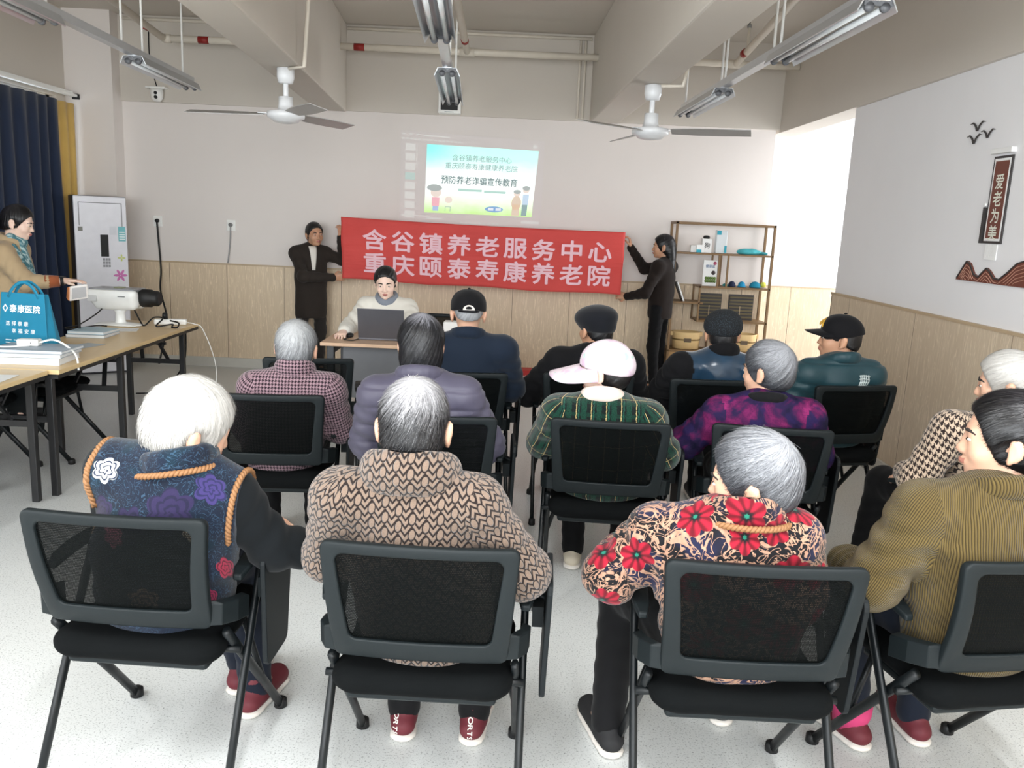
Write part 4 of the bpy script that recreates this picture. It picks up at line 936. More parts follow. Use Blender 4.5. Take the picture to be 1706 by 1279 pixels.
# wool and print cloth hardly glint
for mt_ in (F_hound, F_check, F_knit, F_tartan, F_scroll, F_vest, F_cord, F_purple, F_petal): mt_.node_tree.nodes['Principled BSDF'].inputs['Specular IOR Level'].default_value = .15
# ================================================================== the audience
def at(i): return (chair_at[i][0], chair_at[i][1], 0), chair_at[i][2]
def upper(top, dx=0.0, tw=0.0, **over):
    """seated pose whose head top reaches world height `top`, upper body shifted sideways"""
    J = {}; dz = top-1.254
    for k, f in (('wai', .35), ('che', .7), ('nb', 1), ('hd', 1), ('shL', .9), ('shR', .9)): J[k] = np.array(SIT[k])+np.array((dx*f, 0, dz*f))
    for k in ('elL', 'elR'): J[k] = np.array(SIT[k])+np.array((dx*.6, 0, dz*.4))
    J['pel'] = np.array(SIT['pel'])+np.array((dx*.2, 0, 0)); J.update(over); return J
SHORT = dict(t=.014, bot=-.070, ears=True)
# 1 white-haired, floral vest
loc, a = at(0)
J = upper(1.205, .11, hd=(.115, -.04, 1.05), nb=(.09, -.08, .94), shL=(-.085, -.085, .925), shR=(.235, -.06, .85), elL=(-.16, .05, .73), wrL=(.17, .24, .70), elR=(.34, -.02, .70), wrR=(.52, .10, .655), knL=(-.0, .31, .535), anL=(.08, .40, .085), toL=(.09, .54, .035), anR=(.17, .27, .085), toR=(.19, .41, .035))
t, j, R, hd, sw = make_person('white-haired elderly person in navy floral vest over black sleeves, reaching right', loc, a, J=J, head=(-48, -16, 8), hs=1.1, w=.9, top=F_blk2, topname='sweater', bottom=F_trnavy, shoe=S_red, hairst=dict(t=.022, bot=-.078, ears=True, puff=.005), hairm=H_white, strands=3200, seed=3, amp=.005, hv=.006, hands=dict(L=((.9, .25, -.2), (0, -.2, -1), 1, .35), R=((1, .25, -.15), (0, 0, -1), -1, .6)))
vp = [cut((0, 0, .485), (0, 0, -1), .01), seg(j['pel'], j['wai'], .20, .192, .05, ((0, 1, 0), 1.45)), seg(j['wai'], j['che'], .192, .188, .05, ((0, 1, 0), 1.38)), seg(j['che'], j['nb']-(0, 0, .04), .18, .10, .06, ((0, 1, 0), 1.3)), seg(j['shL'], j['shR'], .085, .085, .05), seg(j['nb'], j['shL'], .07, .07, .05), seg(j['nb'], j['shR'], .07, .07, .05)]
dR = (j['shR']-j['shL'])/np.linalg.norm(j['shR']-j['shL'])
vp += [cut(j['shR']+dR*.035, dR+np.array((0, 0, .15))), cut(j['shL']-dR*.045, -dR+np.array((0, 0, .15)))]
vest, V, Q = garment('vest', vp, .008, [(j['pel']-(0, 0, .03), j['nb'], .175, True)], F_vest, t, .007, 15, 5)
n = 20; cr = [j['nb']+np.array((.085*math.cos(2*PI*i/n), .085*math.sin(2*PI*i/n), .02+.02*math.cos(2*PI*i/n+.6))) for i in range(n)]
col_, _, _ = garment('collar', [seg(cr[i], cr[(i+1) % n], .026, .026, .008, ((0, 0, 1), .62)) for i in range(n)], .006, [(j['nb']-(0, 0, .1), j['nb']+(0, 0, .1), .11, True)], F_vest, t, .003, 30, 8)
rope(t, on_surface(col_, [j['nb']+np.array((.14*math.cos(q), .14*math.sin(q), -.002+.02*math.cos(q+.6))) for q in np.linspace(-PI*1.3, PI*.3, 60)], .007), 'rope_trim', 170)
for sx, sh in ((1, j['shR']), (-1, j['shL'])):
    cc_ = sh+dR*(.035 if sx > 0 else -.045)*1.0
    rope(t, on_surface(vest, [cc_+np.array((0, .11*math.cos(q), -.03+.12*math.sin(q))) for q in np.linspace(-.5, PI+.6, 40)], .003), 'rope_trim', 110, tw=20)
# 2 brown knit cardigan
loc, a = at(1)
t, j, R, hd, _ = make_person('elderly person with grey-white and black hair in brown chunky knit cardigan', loc, a, J=upper(1.243, -.05, shL=(-.225, -.125, .925), shR=(.12, -.125, .925), elL=(-.275, -.05, .735), elR=(.255, -.07, .725), wrL=(-.2, .18, .69), wrR=(.2, .15, .68)), head=(0, -6, 0), hs=1.1, w=1.12, arm=1.06, top=F_knit, topname='cardigan', bottom=F_trblk, shoe=S_red, hairst=dict(t=.009, bot=-.082, ears=True), hairm=H_salt, strands=3600, seed=6, amp=.004, gv=.008, hv=.006, collar=(.012, .098, .088, .036, .62, None), whorl=(.02, -.35, .93))
for sh_ in [c for c in kids(t) if c.name.startswith('shoe')]:
    me = sh_.data; bv = BVHTree.FromPolygons([v.co[:] for v in me.vertices], [p.vertices[:] for p in me.polygons]); xm = sum(v.co.x for v in me.vertices)/len(me.vertices)-.012; m = MB()
    def heel(x, y, xm=xm, bv=bv):
        h = bv.ray_cast(Vector((xm+x, -.5, .06+y)), Vector((0, 1, 0)), 2); return (xm+x, (h[0].y if h[0] else .25)-.001, .06+y)
    for k, ch_ in enumerate('SPORTS'[2:]): put_text(m, ch_, lambda x, y: heel(y, .022-.0155*k-x), .022, .02)
    m.build('lettering', F_white, sh_, fix=False)
# 3 scroll-print jacket
loc, a = at(2)
t, j, R, hd, _ = make_person('short-haired grey elderly person in jacket of beige scrolls and red flowers, looking left', loc, a, J=upper(1.165, -.06, hd=(.0, -.05, 1.015), nb=(-.02, -.09, .905), che=(-.06, -.085, .80), shL=(-.235, -.05, .845), shR=(.105, -.10, .865), elL=(-.345, -.03, .72), wrL=(-.30, .22, .69), elR=(.17, -.02, .68), wrR=(.1, .2, .64), knL=(-.27, .31, .535), anL=(-.29, .27, .085), toL=(-.33, .42, .035), anR=(.12, .48, .085), toR=(.13, .62, .035), knR=(.12, .36, .54), hpL=(-.12, -.03, .565)), head=(66, -8, -6), hs=1.1, w=1.15, arm=1.1, top=F_scroll, bottom=F_trblk, shoe=S_blk, hairst=dict(t=.015, bot=-.075, ears=True), hairm=H_grey, strands=3600, seed=9, amp=.007, freq=18, gv=.008, hv=.006, collar=(.022, .078, .074, .026, .62, None), skin=SK_old, face=True)
rope(t, lambda f: j['nb']+np.array((.118*math.cos(PI*1.06+f*PI*.95), .118*math.sin(PI*1.06+f*PI*.95), .016+.01*math.sin(f*PI))), 'rope_trim', 90, tw=16)
# 4 olive corduroy
loc, a = at(3)
t, j, R, hd, _ = make_person('person with short black hair in olive corduroy jacket, turned left, at the right edge', loc, a, J=upper(1.262, -.06, hd=(-.005, -.055, 1.13), nb=(-.03, -.10, .985), shL=(-.225, -.06, .925), shR=(.13, -.14, .93), elL=(-.335, -.04, .72), wrL=(-.26, .2, .67), knL=(-.16, .31, .535), toL=(-.14, .42, .035)), head=(56, -2, 0), hs=1.1, w=1.2, arm=1.12, top=F_cord, bottom=F_trnavy, shoe=S_red, hairst=dict(t=.016, bot=-.085, ears=True), hairm=H_black, strands=3400, seed=12, amp=.006, freq=15, gv=.008, hv=.006, collar=(.018, .082, .078, .022, .7, None), skin=SK_old, face=True, ridge=.5)
for s_ in (-1,): MB().tube([tuple(j['anL']+np.array((0, 0, .055))), tuple(j['anL']+np.array((0, .0, .02))), tuple(j['anL']+np.array((0, .012, -.03)))], [.063, .062, .052], 16).build('sock', pm('bright_pink_sock', (190, 56, 106), .8), t)
# 5 beige houndstooth, white hair, right edge
loc, a = at(4)
make_person('white-haired elderly person in beige and black houndstooth knit, behind the olive jacket', loc, a, J=upper(1.235, .03, elL=(-.285, -.02, .71), wrL=(-.17, .19, .67), shL=(-.20, -.07, .92), knL=(-.09, .44, .55), anL=(-.06, .58, .09), toL=(-.06, .72, .035)), head=(48, -6, 0), w=1.05, arm=1.05, top=F_check, bottom=F_trblk, shoe=S_brown, hairst=dict(t=.02, bot=-.075), hairm=H_white, strands=900, seed=15, face=True)
# 6 mauve houndstooth
loc, a = at(5)
t, j, R, hd, _ = make_person('elderly person with light grey hair in mauve and black houndstooth coat', loc, a, J=upper(1.172, .09, shL=(-.085, -.125, .86), shR=(.245, -.125, .86), elR=(.285, -.04, .66), elL=(-.15, -.03, .66)), head=(-3, -6, 0), w=1.1, top=F_hound, topname='coat', bottom=F_trblk, shoe=S_blk, hairst=dict(t=.013, bot=-.08), hairm=H_lgrey, strands=1600, seed=18, hv=.007, collar=(.03, .074, .07, .02, .5, None))
# 7 lavender padded jacket
loc, a = at(6)
def quilt(V): return -.006*np.exp(-((np.mod(V[:, 2]+.02, .085)-.0425)/.007)**2)*(V[:, 2] > .5)
t, j, R, hd, _ = make_person('person with dark streaked bobbed hair in lavender padded jacket', loc, a, J=upper(1.248, -.085, shR=(.10, -.125, .92), shL=(-.255, -.125, .91), elR=(.215, -.05, .69), elL=(-.31, -.03, .68), hd=(-.085, -.055, 1.12)), head=(4, -8, 0), w=1.2, arm=1.15, top=F_lav, bottom=F_trnavy, shoe=S_blk, hairst=dict(t=.02, bot=-.125, ears=False, tilt=.2, extra=((0, -.03, -.06, .082, .07, .075, .03),)), hairm=H_dark, strands=1800, seed=21, amp=.006, fold=quilt, collar=(.01, .082, .078, .022, .7, None), whorl=(.02, -.3, .95), hairL=.7, lift=.003)
# 8 sun cap and tartan
loc, a = at(7)
t, j, R, hd, _ = make_person('person in pale pink sun cap with long brim and dark green plaid jacket', loc, a, J=upper(1.17, -.035, shL=(-.215, -.125, .855), shR=(.16, -.125, .85), elL=(-.275, -.04, .70), elR=(.245, -.06, .69), knL=(-.13, .31, .535), toL=(-.11, .44, .035)), head=(66, -9, 0), w=1.15, arm=1.1, top=F_tartan, bottom=F_trblk, shoe=S_beige, hairst=dict(t=.012, bot=-.08), hairm=H_black, seed=24, collar=(.02, .074, .07, .022, .7, F_pinkcol), skin=SK_fair)
P = hatfn(hd, R, 1.06)
g = G('pink_white_floral_cotton', .85); n = g.noise(g.obj(), 16, 2); c = g.mix(g.smooth(n, .5, .62), srgb(222, 208, 216), srgb(212, 184, 204)); c = g.mix(g.smooth(g.noise(g.obj(), 24, 2), .62, .7), c, srgb(176, 206, 196)); g.col(c); M_sun = g.m
V, Q = solid([ell(P(0, -.016, .03), np.array((.096, .112, .096))*1.06, R, .01), ell(P(0, -.06, .005), np.array((.08, .07, .06))*1.06, R, .03), cut(P(0, 0, .005), R@np.array((0, .30, -1)))], .007, 2)
cp = mesh_np('sun_cap', V+grad_normals(V, Q)*(wob(V, 36, 2)*.003)[:, None], Q, M_sun, t)
sheet('brim', M_sun, cp, brim_fn(P, .097, .094, .032, .140, 98, .045, .3, -.012), 22, 8, .004)
# 9 purple magenta
loc, a = at(8)
make_person('elderly person with grey hair in purple and magenta blotched jacket, head turned left', loc, a, J=upper(1.198, -.01, shL=(-.195, -.1, .87), shR=(.16, -.135, .885), elL=(-.325, -.02, .715), wrL=(-.30, .22, .665), knR=(.2, .33, .535), anR=(.24, .33, .085), toR=(.28, .47, .035)), head=(52, -4, 0), w=1.15, arm=1.05, top=[F_purple, F_petal], topmi=[0, 0, 1, 0, 1], bottom=F_trblk, shoe=S_brown, hairst=dict(t=.017, bot=-.085), hairm=H_grey, strands=1800, seed=27, collar=(.008, .078, .074, .017, .8, F_blk), skin=SK_old, face=True)
# 10 navy jacket, black cap
loc, a = at(9)
t, j, R, hd, _ = make_person('man seen from behind in navy jacket and black baseball cap', loc, a, J=upper(1.285, .03, shL=(-.16, -.125, .965), shR=(.225, -.125, .965), elL=(-.22, .0, .74), elR=(.285, -.02, .74)), head=(0, 2, 0), w=1.25, arm=1.1, top=F_navy, bottom=F_trblk, shoe=S_blk, hairst=dict(t=.003, bot=-.012), hairm=H_lgrey, seed=30, collar=(.012, .08, .076, .022, .7, None), skin=SK_old)
baseball_cap(t, hd, R, 1.06, F_blk, opening=True)
# 11 black beret
loc, a = at(10)
t, j, R, hd, _ = make_person('person in black beret and black jacket, head turned a little left', loc, a, J=upper(1.215, .05, shL=(-.15, -.125, .90), shR=(.24, -.125, .90), elL=(-.31, -.02, .70), elR=(.30, -.02, .70)), head=(28, 2, 0), w=1.2, arm=1.15, top=F_blk, bottom=F_trblk, shoe=S_blk, hairst=dict(t=.003, bot=-.045), hairm=H_black, seed=33, collar=(.012, .08, .076, .022, .7, None), skin=SK_tan)
P = hatfn(hd, R, 1.06)
V, Q = solid([ell(P(-.004, .0, .062), np.array((.108, .128, .066))*1.06, R@rot3(0, -6, -6), .02), ell(P(0, -.02, .02), np.array((.088, .102, .06))*1.06, R, .03), cut(P(0, 0, -.012), R@np.array((0, -.05, -1)))], .007, 2); mesh_np('beret', V, Q, cloth('black_felt', (20, 22, 28), .9), t)
# 12 satin jacket, flat cap
loc, a = at(11)
t, j, R, hd, _ = make_person('man in shiny dark blue satin jacket and dark textured flat cap', loc, a, J=upper(1.222, .08, shL=(-.15, -.125, .90), shR=(.255, -.125, .90), elL=(-.27, -.02, .68), elR=(.32, -.02, .70)), head=(-8, -2, 0), w=1.25, arm=1.15, top=[F_satin, F_blk], topmi=[0, 1, 1, 0, 0], bottom=F_trblk, shoe=S_blk, hairst=dict(t=.006, bot=-.06), hairm=H_black, seed=36, amp=.012, freq=19, collar=(.028, .072, .068, .018, .5, F_blk), skin=SK_tan)
P = hatfn(hd, R, 1.06); g = G('speckled_cap_wool', .95); g.col(g.mix(g.smooth(g.noise(g.obj(), 220, 2), .52, .66), srgb(16, 18, 22), srgb(52, 64, 72))).bump(g.noise(g.obj(), 260, 2), .7, .003); M_cap = g.m
V, Q = solid([ell(P(0, -.012, .052), np.array((.097, .116, .076))*1.06, R@rot3(0, 6, -10), .02), ell(P(0, -.03, .03), np.array((.092, .10, .06))*1.06, R, .03), cut(P(0, 0, .0), R@np.array((0, .1, -1)))], .007, 2); cp = mesh_np('flat_cap', V, Q, M_cap, t)
sheet('brim', M_cap, cp, brim_fn(P, .08, .09, .03, .05, 60, .012), 14, 4, .005)
# 13 teal jacket
loc, a = at(12)
def quilt2(V): return -.007*np.exp(-((np.mod(V[:, 2]+.05, .12)-.06)/.008)**2)
t, j, R, hd, tp = make_person('man in teal padded jacket and black baseball cap with gold emblem, looking left', loc, a, J=upper(1.225, .0, shL=(-.19, -.09, .895), shR=(.165, -.14, .90), elL=(-.29, .0, .68)), head=(62, 2, 0), hs=1.08, w=1.25, arm=1.15, top=F_teal, bottom=F_trblk, shoe=S_brown, hairst=dict(t=.005, bot=-.05), hairm=H_black, seed=39, amp=.006, fold=quilt2, collar=(.012, .08, .076, .022, .7, None), skin=SK_tan, face=True)
baseball_cap(t, hd, R, 1.1, F_blk, emblem=pm('gold_thread', (206, 160, 60), .5))
m = MB(); fn0 = on_surface(tp, [np.array((.085+.008*k, -.4, .86)) for k in range(2)], 0)
bvh = BVHTree.FromPolygons([v.co[:] for v in tp.data.vertices], [p.vertices[:] for p in tp.data.polygons])
def stick(u, v):
    h = bvh.ray_cast(Vector((.075+u, -.8, .885+v)), Vector((0, 1, 0)), 2)
    return tuple(h[0]+Vector((0, -.004, 0))) if h[0] else (.1+u, -.3, .86+v)
for k in range(5): m.tube([stick(-.022+.011*k, .03), stick(-.024+.012*k+.004, -.005), stick(-.03+.013*k, -.035)], .0032, 5)
for k in range(4): m.tube([stick(-.03, .025-.018*k), stick(.0, .028-.018*k), stick(.03, .022-.018*k)], .0028, 5)
m.build('white_back_emblem', pm('white_print', (214, 224, 222), .7), t)
# ================================================================== the presenters
def front_panel(t, top, name, mt, rows):
    """narrow strip of the garment underneath, showing between the open fronts: rows of (z, x centre, half width)"""
    bv = BVHTree.FromPolygons([v.co[:] for v in top.data.vertices], [p.vertices[:] for p in top.data.polygons]); V = []; n = 5; zs = []
    for a, b in zip(rows[:-1], rows[1:]): zs += [tuple(np.array(a)*(1-f)+np.array(b)*f) for f in (0, .25, .5, .75)]
    zs.append(rows[-1]); ys = []
    for z, xc, hw in zs:
        for i in range(n):
            x = xc-hw+2*hw*i/(n-1); h = bv.ray_cast(Vector((x, 1, z)), Vector((0, -1, 0)), 2); y = h[0].y+.004 if h[0] else (ys[-1] if ys else .1); ys.append(y); V.append((x, y, z))
    F = np.array([(k*n+i, k*n+i+1, (k+1)*n+i+1, (k+1)*n+i) for k in range(len(zs)-1) for i in range(n-1)])
    o = mesh_np(name, np.array(V), F, mt, t); md = o.modifiers.new('thickness', 'SOLIDIFY'); md.thickness = .003; return o
t, j, R, hd, _ = make_person('young woman behind the desk in cream jacket with grey collar, looking at the laptop', (-1.0, 6.66, 0), math.radians(178), J=dict(upper(1.27), hd=(0, .03, 1.14), nb=(0, -.03, 1.0), che=(0, -.05, .85), shL=(-.165, -.05, .935), shR=(.165, -.05, .935), elR=(.265, .14, .78), wrR=(.24, .40, .79), elL=(-.265, .14, .78), wrL=(-.13, .33, .79)), head=(6, -14, 2), skin=SK_fair, lip=M_lip, top=F_cream, bottom=F_trblk, shoe=S_blk, hairst=dict(t=.013, bot=-.06, ears=True, wide=.018, extra=((0, -.115, -.02, .035, .03, .035, .02),)), hairm=H_black, seed=42, bv=.0055, hv=.006, face=True, ear=.7, amp=.005, collar=(.012, .072, .068, .022, .6, F_greycol), hands=dict(R=((0, 1, -.15), (0, .1, -1), -1, .5), L=((.3, 1, -.1), (0, .1, -1), 1, .4)), sleeve_end=.08)
# banner holders; poses in each one's own frame
t, j, R, hd, _ = make_person('woman in dark brown suit with tied-back hair holding the left end of the red banner', (-2.06, 8.6, 0), math.radians(-152), STA, J=dict(hd=(-.03, .035, 1.445), nb=(-.01, -.01, 1.315), shL=(-.148, .0, 1.25), shR=(.145, -.01, 1.245), elL=(-.31, .08, 1.19), wrL=(-.25, .20, 1.42), elR=(.13, .20, 1.03), wrR=(-.15, .27, 1.03), pel=(0, 0, .85)), head=(8, -2, 4), hs=1.02, w=.96, arm=.82, ear=.8, amp=.003, skin=SK_tan, lip=M_lip, top=F_brownsuit, bottom=F_trbrown, shoe=S_blk, hem=(0, 0, .66), hairst=dict(t=.011, bot=-.06, ears=True, wide=.018, extra=((0, -.11, -.07, .035, .04, .05, .02),)), hairm=H_black, seed=45, bv=.0055, hv=.006, face=True, trouser_r=1.0, hands=dict(L=((.0, .1, 1), (.4, -1, 0), -1, .9), R=((-1, .3, .05), (0, -1, .2), 1, .8)))
front_panel(t, _, 'shirt_front', F_white, [(1.325, .0, .040), (1.25, .0, .032), (1.09, .005, .016)])
t, j, R, hd, _ = make_person('long-haired woman in dark brown jacket holding the right end of the red banner', (1.50, 8.52, 0), math.radians(62), STA, J=dict(hd=(0, .02, 1.475), elR=(.06, .22, 1.24), wrR=(-.15, .30, 1.45), elL=(-.25, .08, 1.02), wrL=(-.24, .27, .97), shL=(-.15, .0, 1.27), shR=(.15, -.03, 1.27)), head=(14, -2, 0), hs=1.02, w=.88, arm=.82, amp=.003, skin=SK_tan, lip=M_lip, top=F_darkbrown, bottom=F_trblk, shoe=S_blk, hem=(0, 0, .82), hairst=dict(t=.014, bot=-.40, ears=False, tilt=-.1, extra=((0, -.085, -.16, .066, .042, .19, .03), (0, -.075, -.05, .075, .05, .10, .03))), hairm=H_black, strands=900, seed=48, bv=.0055, hv=.007, face=True, hands=dict(R=((-.1, .2, 1), (-.4, 1, 0), 1, .9), L=((-.1, 1, .1), (.9, .2, -.3), 1, .8)))
MB().tube([tuple(hd+R@np.array((.098*math.cos(q), -.02, .105*math.sin(q)+.02))) for q in np.linspace(.5, PI-.5, 14)], .004, 6).build('hair_band', pm('glasses_black', (30, 30, 32), .3), t)
t, j, R, hd, _ = make_person('woman in khaki coat and teal scarf standing behind the left table', (-3.70, 6.25, 0), math.radians(-82), STA, J=dict(hd=(.0, .06, 1.49), nb=(0, .0, 1.345), shR=(.165, .0, 1.26), elR=(.20, .17, 1.07), wrR=(.14, .40, 1.085), elL=(-.22, -.06, 1.02), wrL=(-.20, .06, .82)), head=(4, -14, 0), hs=1.04, w=1.08, skin=SK_fair, lip=M_lip, top=F_khaki, topname='coat', bottom=F_trblk, shoe=S_blk, hem=(0, 0, .55), hairst=dict(t=.014, bot=-.07, ears=True, wide=.008, extra=((0, -.115, -.03, .045, .04, .05, .02),)), hairm=H_black, strands=900, seed=51, bv=.0055, hv=.006, face=True, collar=(.012, .078, .074, .022, .7, None), hands=dict(R=((0, 1, .05), (0, .1, -1), -1, .25)), sleeve_end=.42)
MB().tube([tuple(j['wrR']+(j['elR']-j['wrR'])*f) for f in (.12, .3, .5)], [.040, .045, .05], 14).build('rust_sleeve_cuff', F_rust, t)
MB().tube([tuple(j['wrR']+(j['elR']-j['wrR'])*f) for f in (.0, .09)], .034, 14).box(*sum([(q-.02, q+.02) for q in (j['wrR'][0], j['wrR'][1]-.01)], ()), j['wrR'][2]+.025, j['wrR'][2]+.036).build('wrist_watch', M_dark, t)
g = G('teal_patterned_scarf', .8); g.col(g.mix(g.smooth(g.noise(g.uv(), 40, 2), .45, .6), srgb(62, 110, 120), srgb(168, 190, 190))); F_scarf = g.m
garment('scarf', [seg(j['nb']+(.06, .02, .04), j['nb']+(0, .075, .0), .03, .035, .02), seg(j['nb']+(-.06, .02, .04), j['nb']+(0, .075, .0), .03, .035, .02), seg(j['nb']+(.03, .08, .0), j['wai']+(.03, .17, .02), .032, .03, .02, ((0, 1, 0), 1.6)), seg(j['nb']+(.1, .05, -.03), j['che']+(.06, .13, -.02), .028, .028, .02)], .008, [(j['nb'], j['wai'], .1, True)], F_scarf, t, .003, 30, 4)
# ================================================================== banner
BTL, BTR, BBR, BBL = (np.array(v, float) for v in ((-1.72, 8.40, 1.628), (1.085, 8.40, 1.60), (1.075, 8.40, .985), (-1.70, 8.40, 1.028)))
def ban(u, v, off=0.0):
    """u left to right, v top to bottom"""
    p = (BTL*(1-u)+BTR*u)*(1-v)+(BBL*(1-u)+BBR*u)*v
    e = min(u, 1-u); sag = -.012*math.sin(PI*u)*(1-.4*v)
    yw = .010*math.sin(9*u+2.2*v)*math.sin(PI*min(1, u*2+.2))+.006*math.sin(31*u+5*v)*math.exp(-e*9)+.005*math.sin(14*v+12*u)+.016*math.exp(-e*16)*math.sin(8*v+1.5)+.004*math.exp(-((v-.5)/.012)**2)
    return (p[0], p[1]+yw-off, p[2]+sag+.006*math.sin(5*PI*u)*v)
g = G('red_banner_cloth', .7); n = g.noise(g.obj(), 3, 4); g.col(g.mix(n, srgb(192, 58, 54), srgb(216, 74, 68))).bump(g.noise(g.mapv(g.obj(), (2, 2, 9)), 2, 4), .35, .03).set(Sheen_Weight=.2); M_ban = g.m
nu, nv = 120, 26
V = [ban(i/nu, k/nv) for k in range(nv+1) for i in range(nu+1)]; Fq = np.array([(k*(nu+1)+i, (k+1)*(nu+1)+i, (k+1)*(nu+1)+i+1, k*(nu+1)+i+1) for k in range(nv) for i in range(nu)])
bn = mesh_np('banner', np.array(V), Fq, M_ban); md = bn.modifiers.new('thickness', 'SOLIDIFY'); md.thickness = .002
tag(bn, 'long red cloth banner with two rows of white Chinese characters held against the wall', 'banner')
m = MB()
def chars(row, v0, u0, u1, sz, asp):
    for k, ch in enumerate(row):
        uc = u0+(u1-u0)*k/(len(row)-1)
        Vt, Ft, a, b = text_geo(ch, .022)
        m.add([ban(uc+x*sz*asp/2.8, v0-y*sz/.63, .006+3e-5*(i//(len(Vt)//9))) for i, (x, y) in enumerate(Vt)], Ft, 0)
chars('含谷镇养老服务中心', .335, .118, .915, .222, 1.08); chars('重庆颐泰寿康养老院', .715, .118, .918, .222, 1.08)
tag(m.build('lettering', pm('white_lettering', (238, 196, 206), .8), bn, fix=False), 'white Chinese characters')
# ================================================================== projected slide on the wall
YP = YB-.004
def wq(q):   # bilinear map of slide coordinates (0..1, y down) on the wall
    TL, TR, BR, BL = q
    return lambda u, v, o=0: ((TL[0]*(1-u)+TR[0]*u)*(1-v)+(BL[0]*(1-u)+BR[0]*u)*v, YP-o, (TL[1]*(1-u)+TR[1]*u)*(1-v)+(BL[1]*(1-u)+BR[1]*u)*v)
scr = wq(((-1.206, 2.518), (.26, 2.47), (.26, 1.60), (-1.206, 1.60)))
sl = wq(((-.936, 2.392), (.205, 2.372), (.16, 1.71), (-.95, 1.71)))
def lit(name, rgb, k=.45): return emit(name, rgb, k, srgb(*[q*.8 for q in rgb]))
t = empty('projected_slide', (0, 0, 0), 0, 'projected computer screen with a pale slide on the back wall above the banner', 'projection')
def quad(mb, f, u0, v0, u1, v1, o=0, mi=0): return mb.add([f(u0, v1, o), f(u1, v1, o), f(u1, v0, o), f(u0, v0, o)], [(0, 1, 2, 3)], mi)
quad(MB(), scr, 0, 0, 1, 1).build('screen_area', emit('dim_projection', (190, 184, 184), .05, srgb(222, 215, 212)), t, fix=False)
g = G('slide_picture', .8); x, y, z = g.sep(g.uv()); n = g.noise(g.uv(), 5, 3)
c = g.ramp(g.ma('ADD', y, g.ma('MULTIPLY', g.ma('SUBTRACT', n, .5), .25)), [(0, srgb(190, 226, 150)), (.12, srgb(216, 238, 200)), (.3, srgb(240, 242, 240)), (.62, srgb(232, 242, 240)), (.85, srgb(196, 236, 230)), (1, srgb(190, 236, 230))])
c = g.mix(g.ma('MULTIPLY', g.smooth(x, .35, .0), g.smooth(y, .55, 1.0)), c, srgb(140, 232, 228)); g.col(c); g.put(g.b.inputs['Emission Color'], c); g.b.inputs['Emission Strength'].default_value = .42
o = quad(MB(), sl, 0, 0, 1, 1, .001).build('slide', g.m, t, fix=False); ul = o.data.uv_layers.new(name='UVMap')
for i, uvv in enumerate(((0, 0), (1, 0), (1, 1), (0, 1))): ul.data[i].uv = uvv
M_stx = lit('slide_text_teal', (160, 196, 194), .22); M_stx2 = lit('slide_text_grey', (138, 164, 166), .16)
def stext(s_, cu, cv, wd, hgt, mt, bold, nm):
    mb = MB()
    for k, ch in enumerate(s_):
        Vt, Ft, a, b = text_geo(ch, bold); uc = cu+wd*((k+.5)/len(s_)-.5)
        nn_ = max(1, len(Vt)//9); mb.add([sl(uc+x*wd/len(s_)*.98, cv-y*hgt, .002+(3e-5*(i//nn_) if bold else 0)) for i, (x, y) in enumerate(Vt)], Ft)
    mb.build(nm, mt, t, fix=False)
stext('含谷镇养老服务中心', .50, .17, .54, .10, M_stx, .0, 'heading'); stext('重庆颐泰寿康健康养老院', .50, .29, .66, .10, M_stx, .0, 'heading'); stext('预防养老诈骗宣传教育', .49, .50, .70, .125, M_stx2, .012, 'heading')
mb = MB(); quad(mb, sl, .30, .625, .52, .66, .002); quad(mb, sl, .54, .635, .74, .67, .002); mb.build('subtitle_bar', lit('slide_mint', (196, 232, 222), .35), t, fix=False)
mb = MB()
def blob(mb, f, cu, cv, ru, rv, mi=0, o=.003, n=18): mb.add([f(cu+ru*math.cos(2*PI*i/n), cv-rv*math.sin(2*PI*i/n), o) for i in range(n)], [tuple(range(n))], mi)
blob(mb, sl, .645, .91, .085, .045); mb.build('button', lit('slide_blue', (140, 180, 224), .4), t, fix=False)
mb = MB(); quad(mb, sl, .59, .89, .64, .93, .004); quad(mb, sl, .66, .89, .71, .93, .004); mb.build('button_text', lit('slide_white', (236, 242, 250), .4), t, fix=False)
FM = [lit('figure_skin', (240, 226, 216), .42), lit('figure_pink', (244, 186, 196), .42), lit('figure_blue', (180, 200, 232), .42), lit('figure_grey', (190, 198, 196), .32), lit('figure_tan', (230, 212, 192), .4), lit('figure_sky', (204, 224, 242), .42), lit('figure_teal', (160, 188, 188), .32), lit('figure_leaf', (196, 222, 150), .35)]
mb = MB(); blob(mb, sl, .10, .70, .05, .07, 0); blob(mb, sl, .085, .63, .07, .05, 3, .0035); quad(mb, sl, .065, .77, .135, .90, .003, 1); quad(mb, sl, .075, .90, .13, .97, .003, 2); mb.build('slide_figure', FM, t, fix=False)
mb = MB(); blob(mb, sl, .845, .66, .03, .05, 0); blob(mb, sl, .845, .63, .035, .03, 3, .0035); blob(mb, sl, .845, .80, .045, .11, 4, .003); quad(mb, sl, .81, .82, .88, .99, .003, 4); mb.build('slide_figure', FM, t, fix=False)
mb = MB(); blob(mb, sl, .925, .60, .03, .05, 0); blob(mb, sl, .925, .57, .036, .035, 3, .0035); quad(mb, sl, .90, .66, .955, .82, .003, 5); quad(mb, sl, .90, .82, .95, .99, .003, 6); mb.build('slide_figure', FM, t, fix=False)
mb = MB(); quad(mb, sl, .19, .90, .245, .91, .003); quad(mb, sl, .19, .90, .196, .97, .003); quad(mb, sl, .237, .90, .243, .97, .003); blob(mb, sl, .22, .80, .035, .05, 1, .003); mb.build('slide_table', [FM[3], FM[0]], t, fix=False)
M_ui = lit('interface_white', (232, 230, 226), .3)
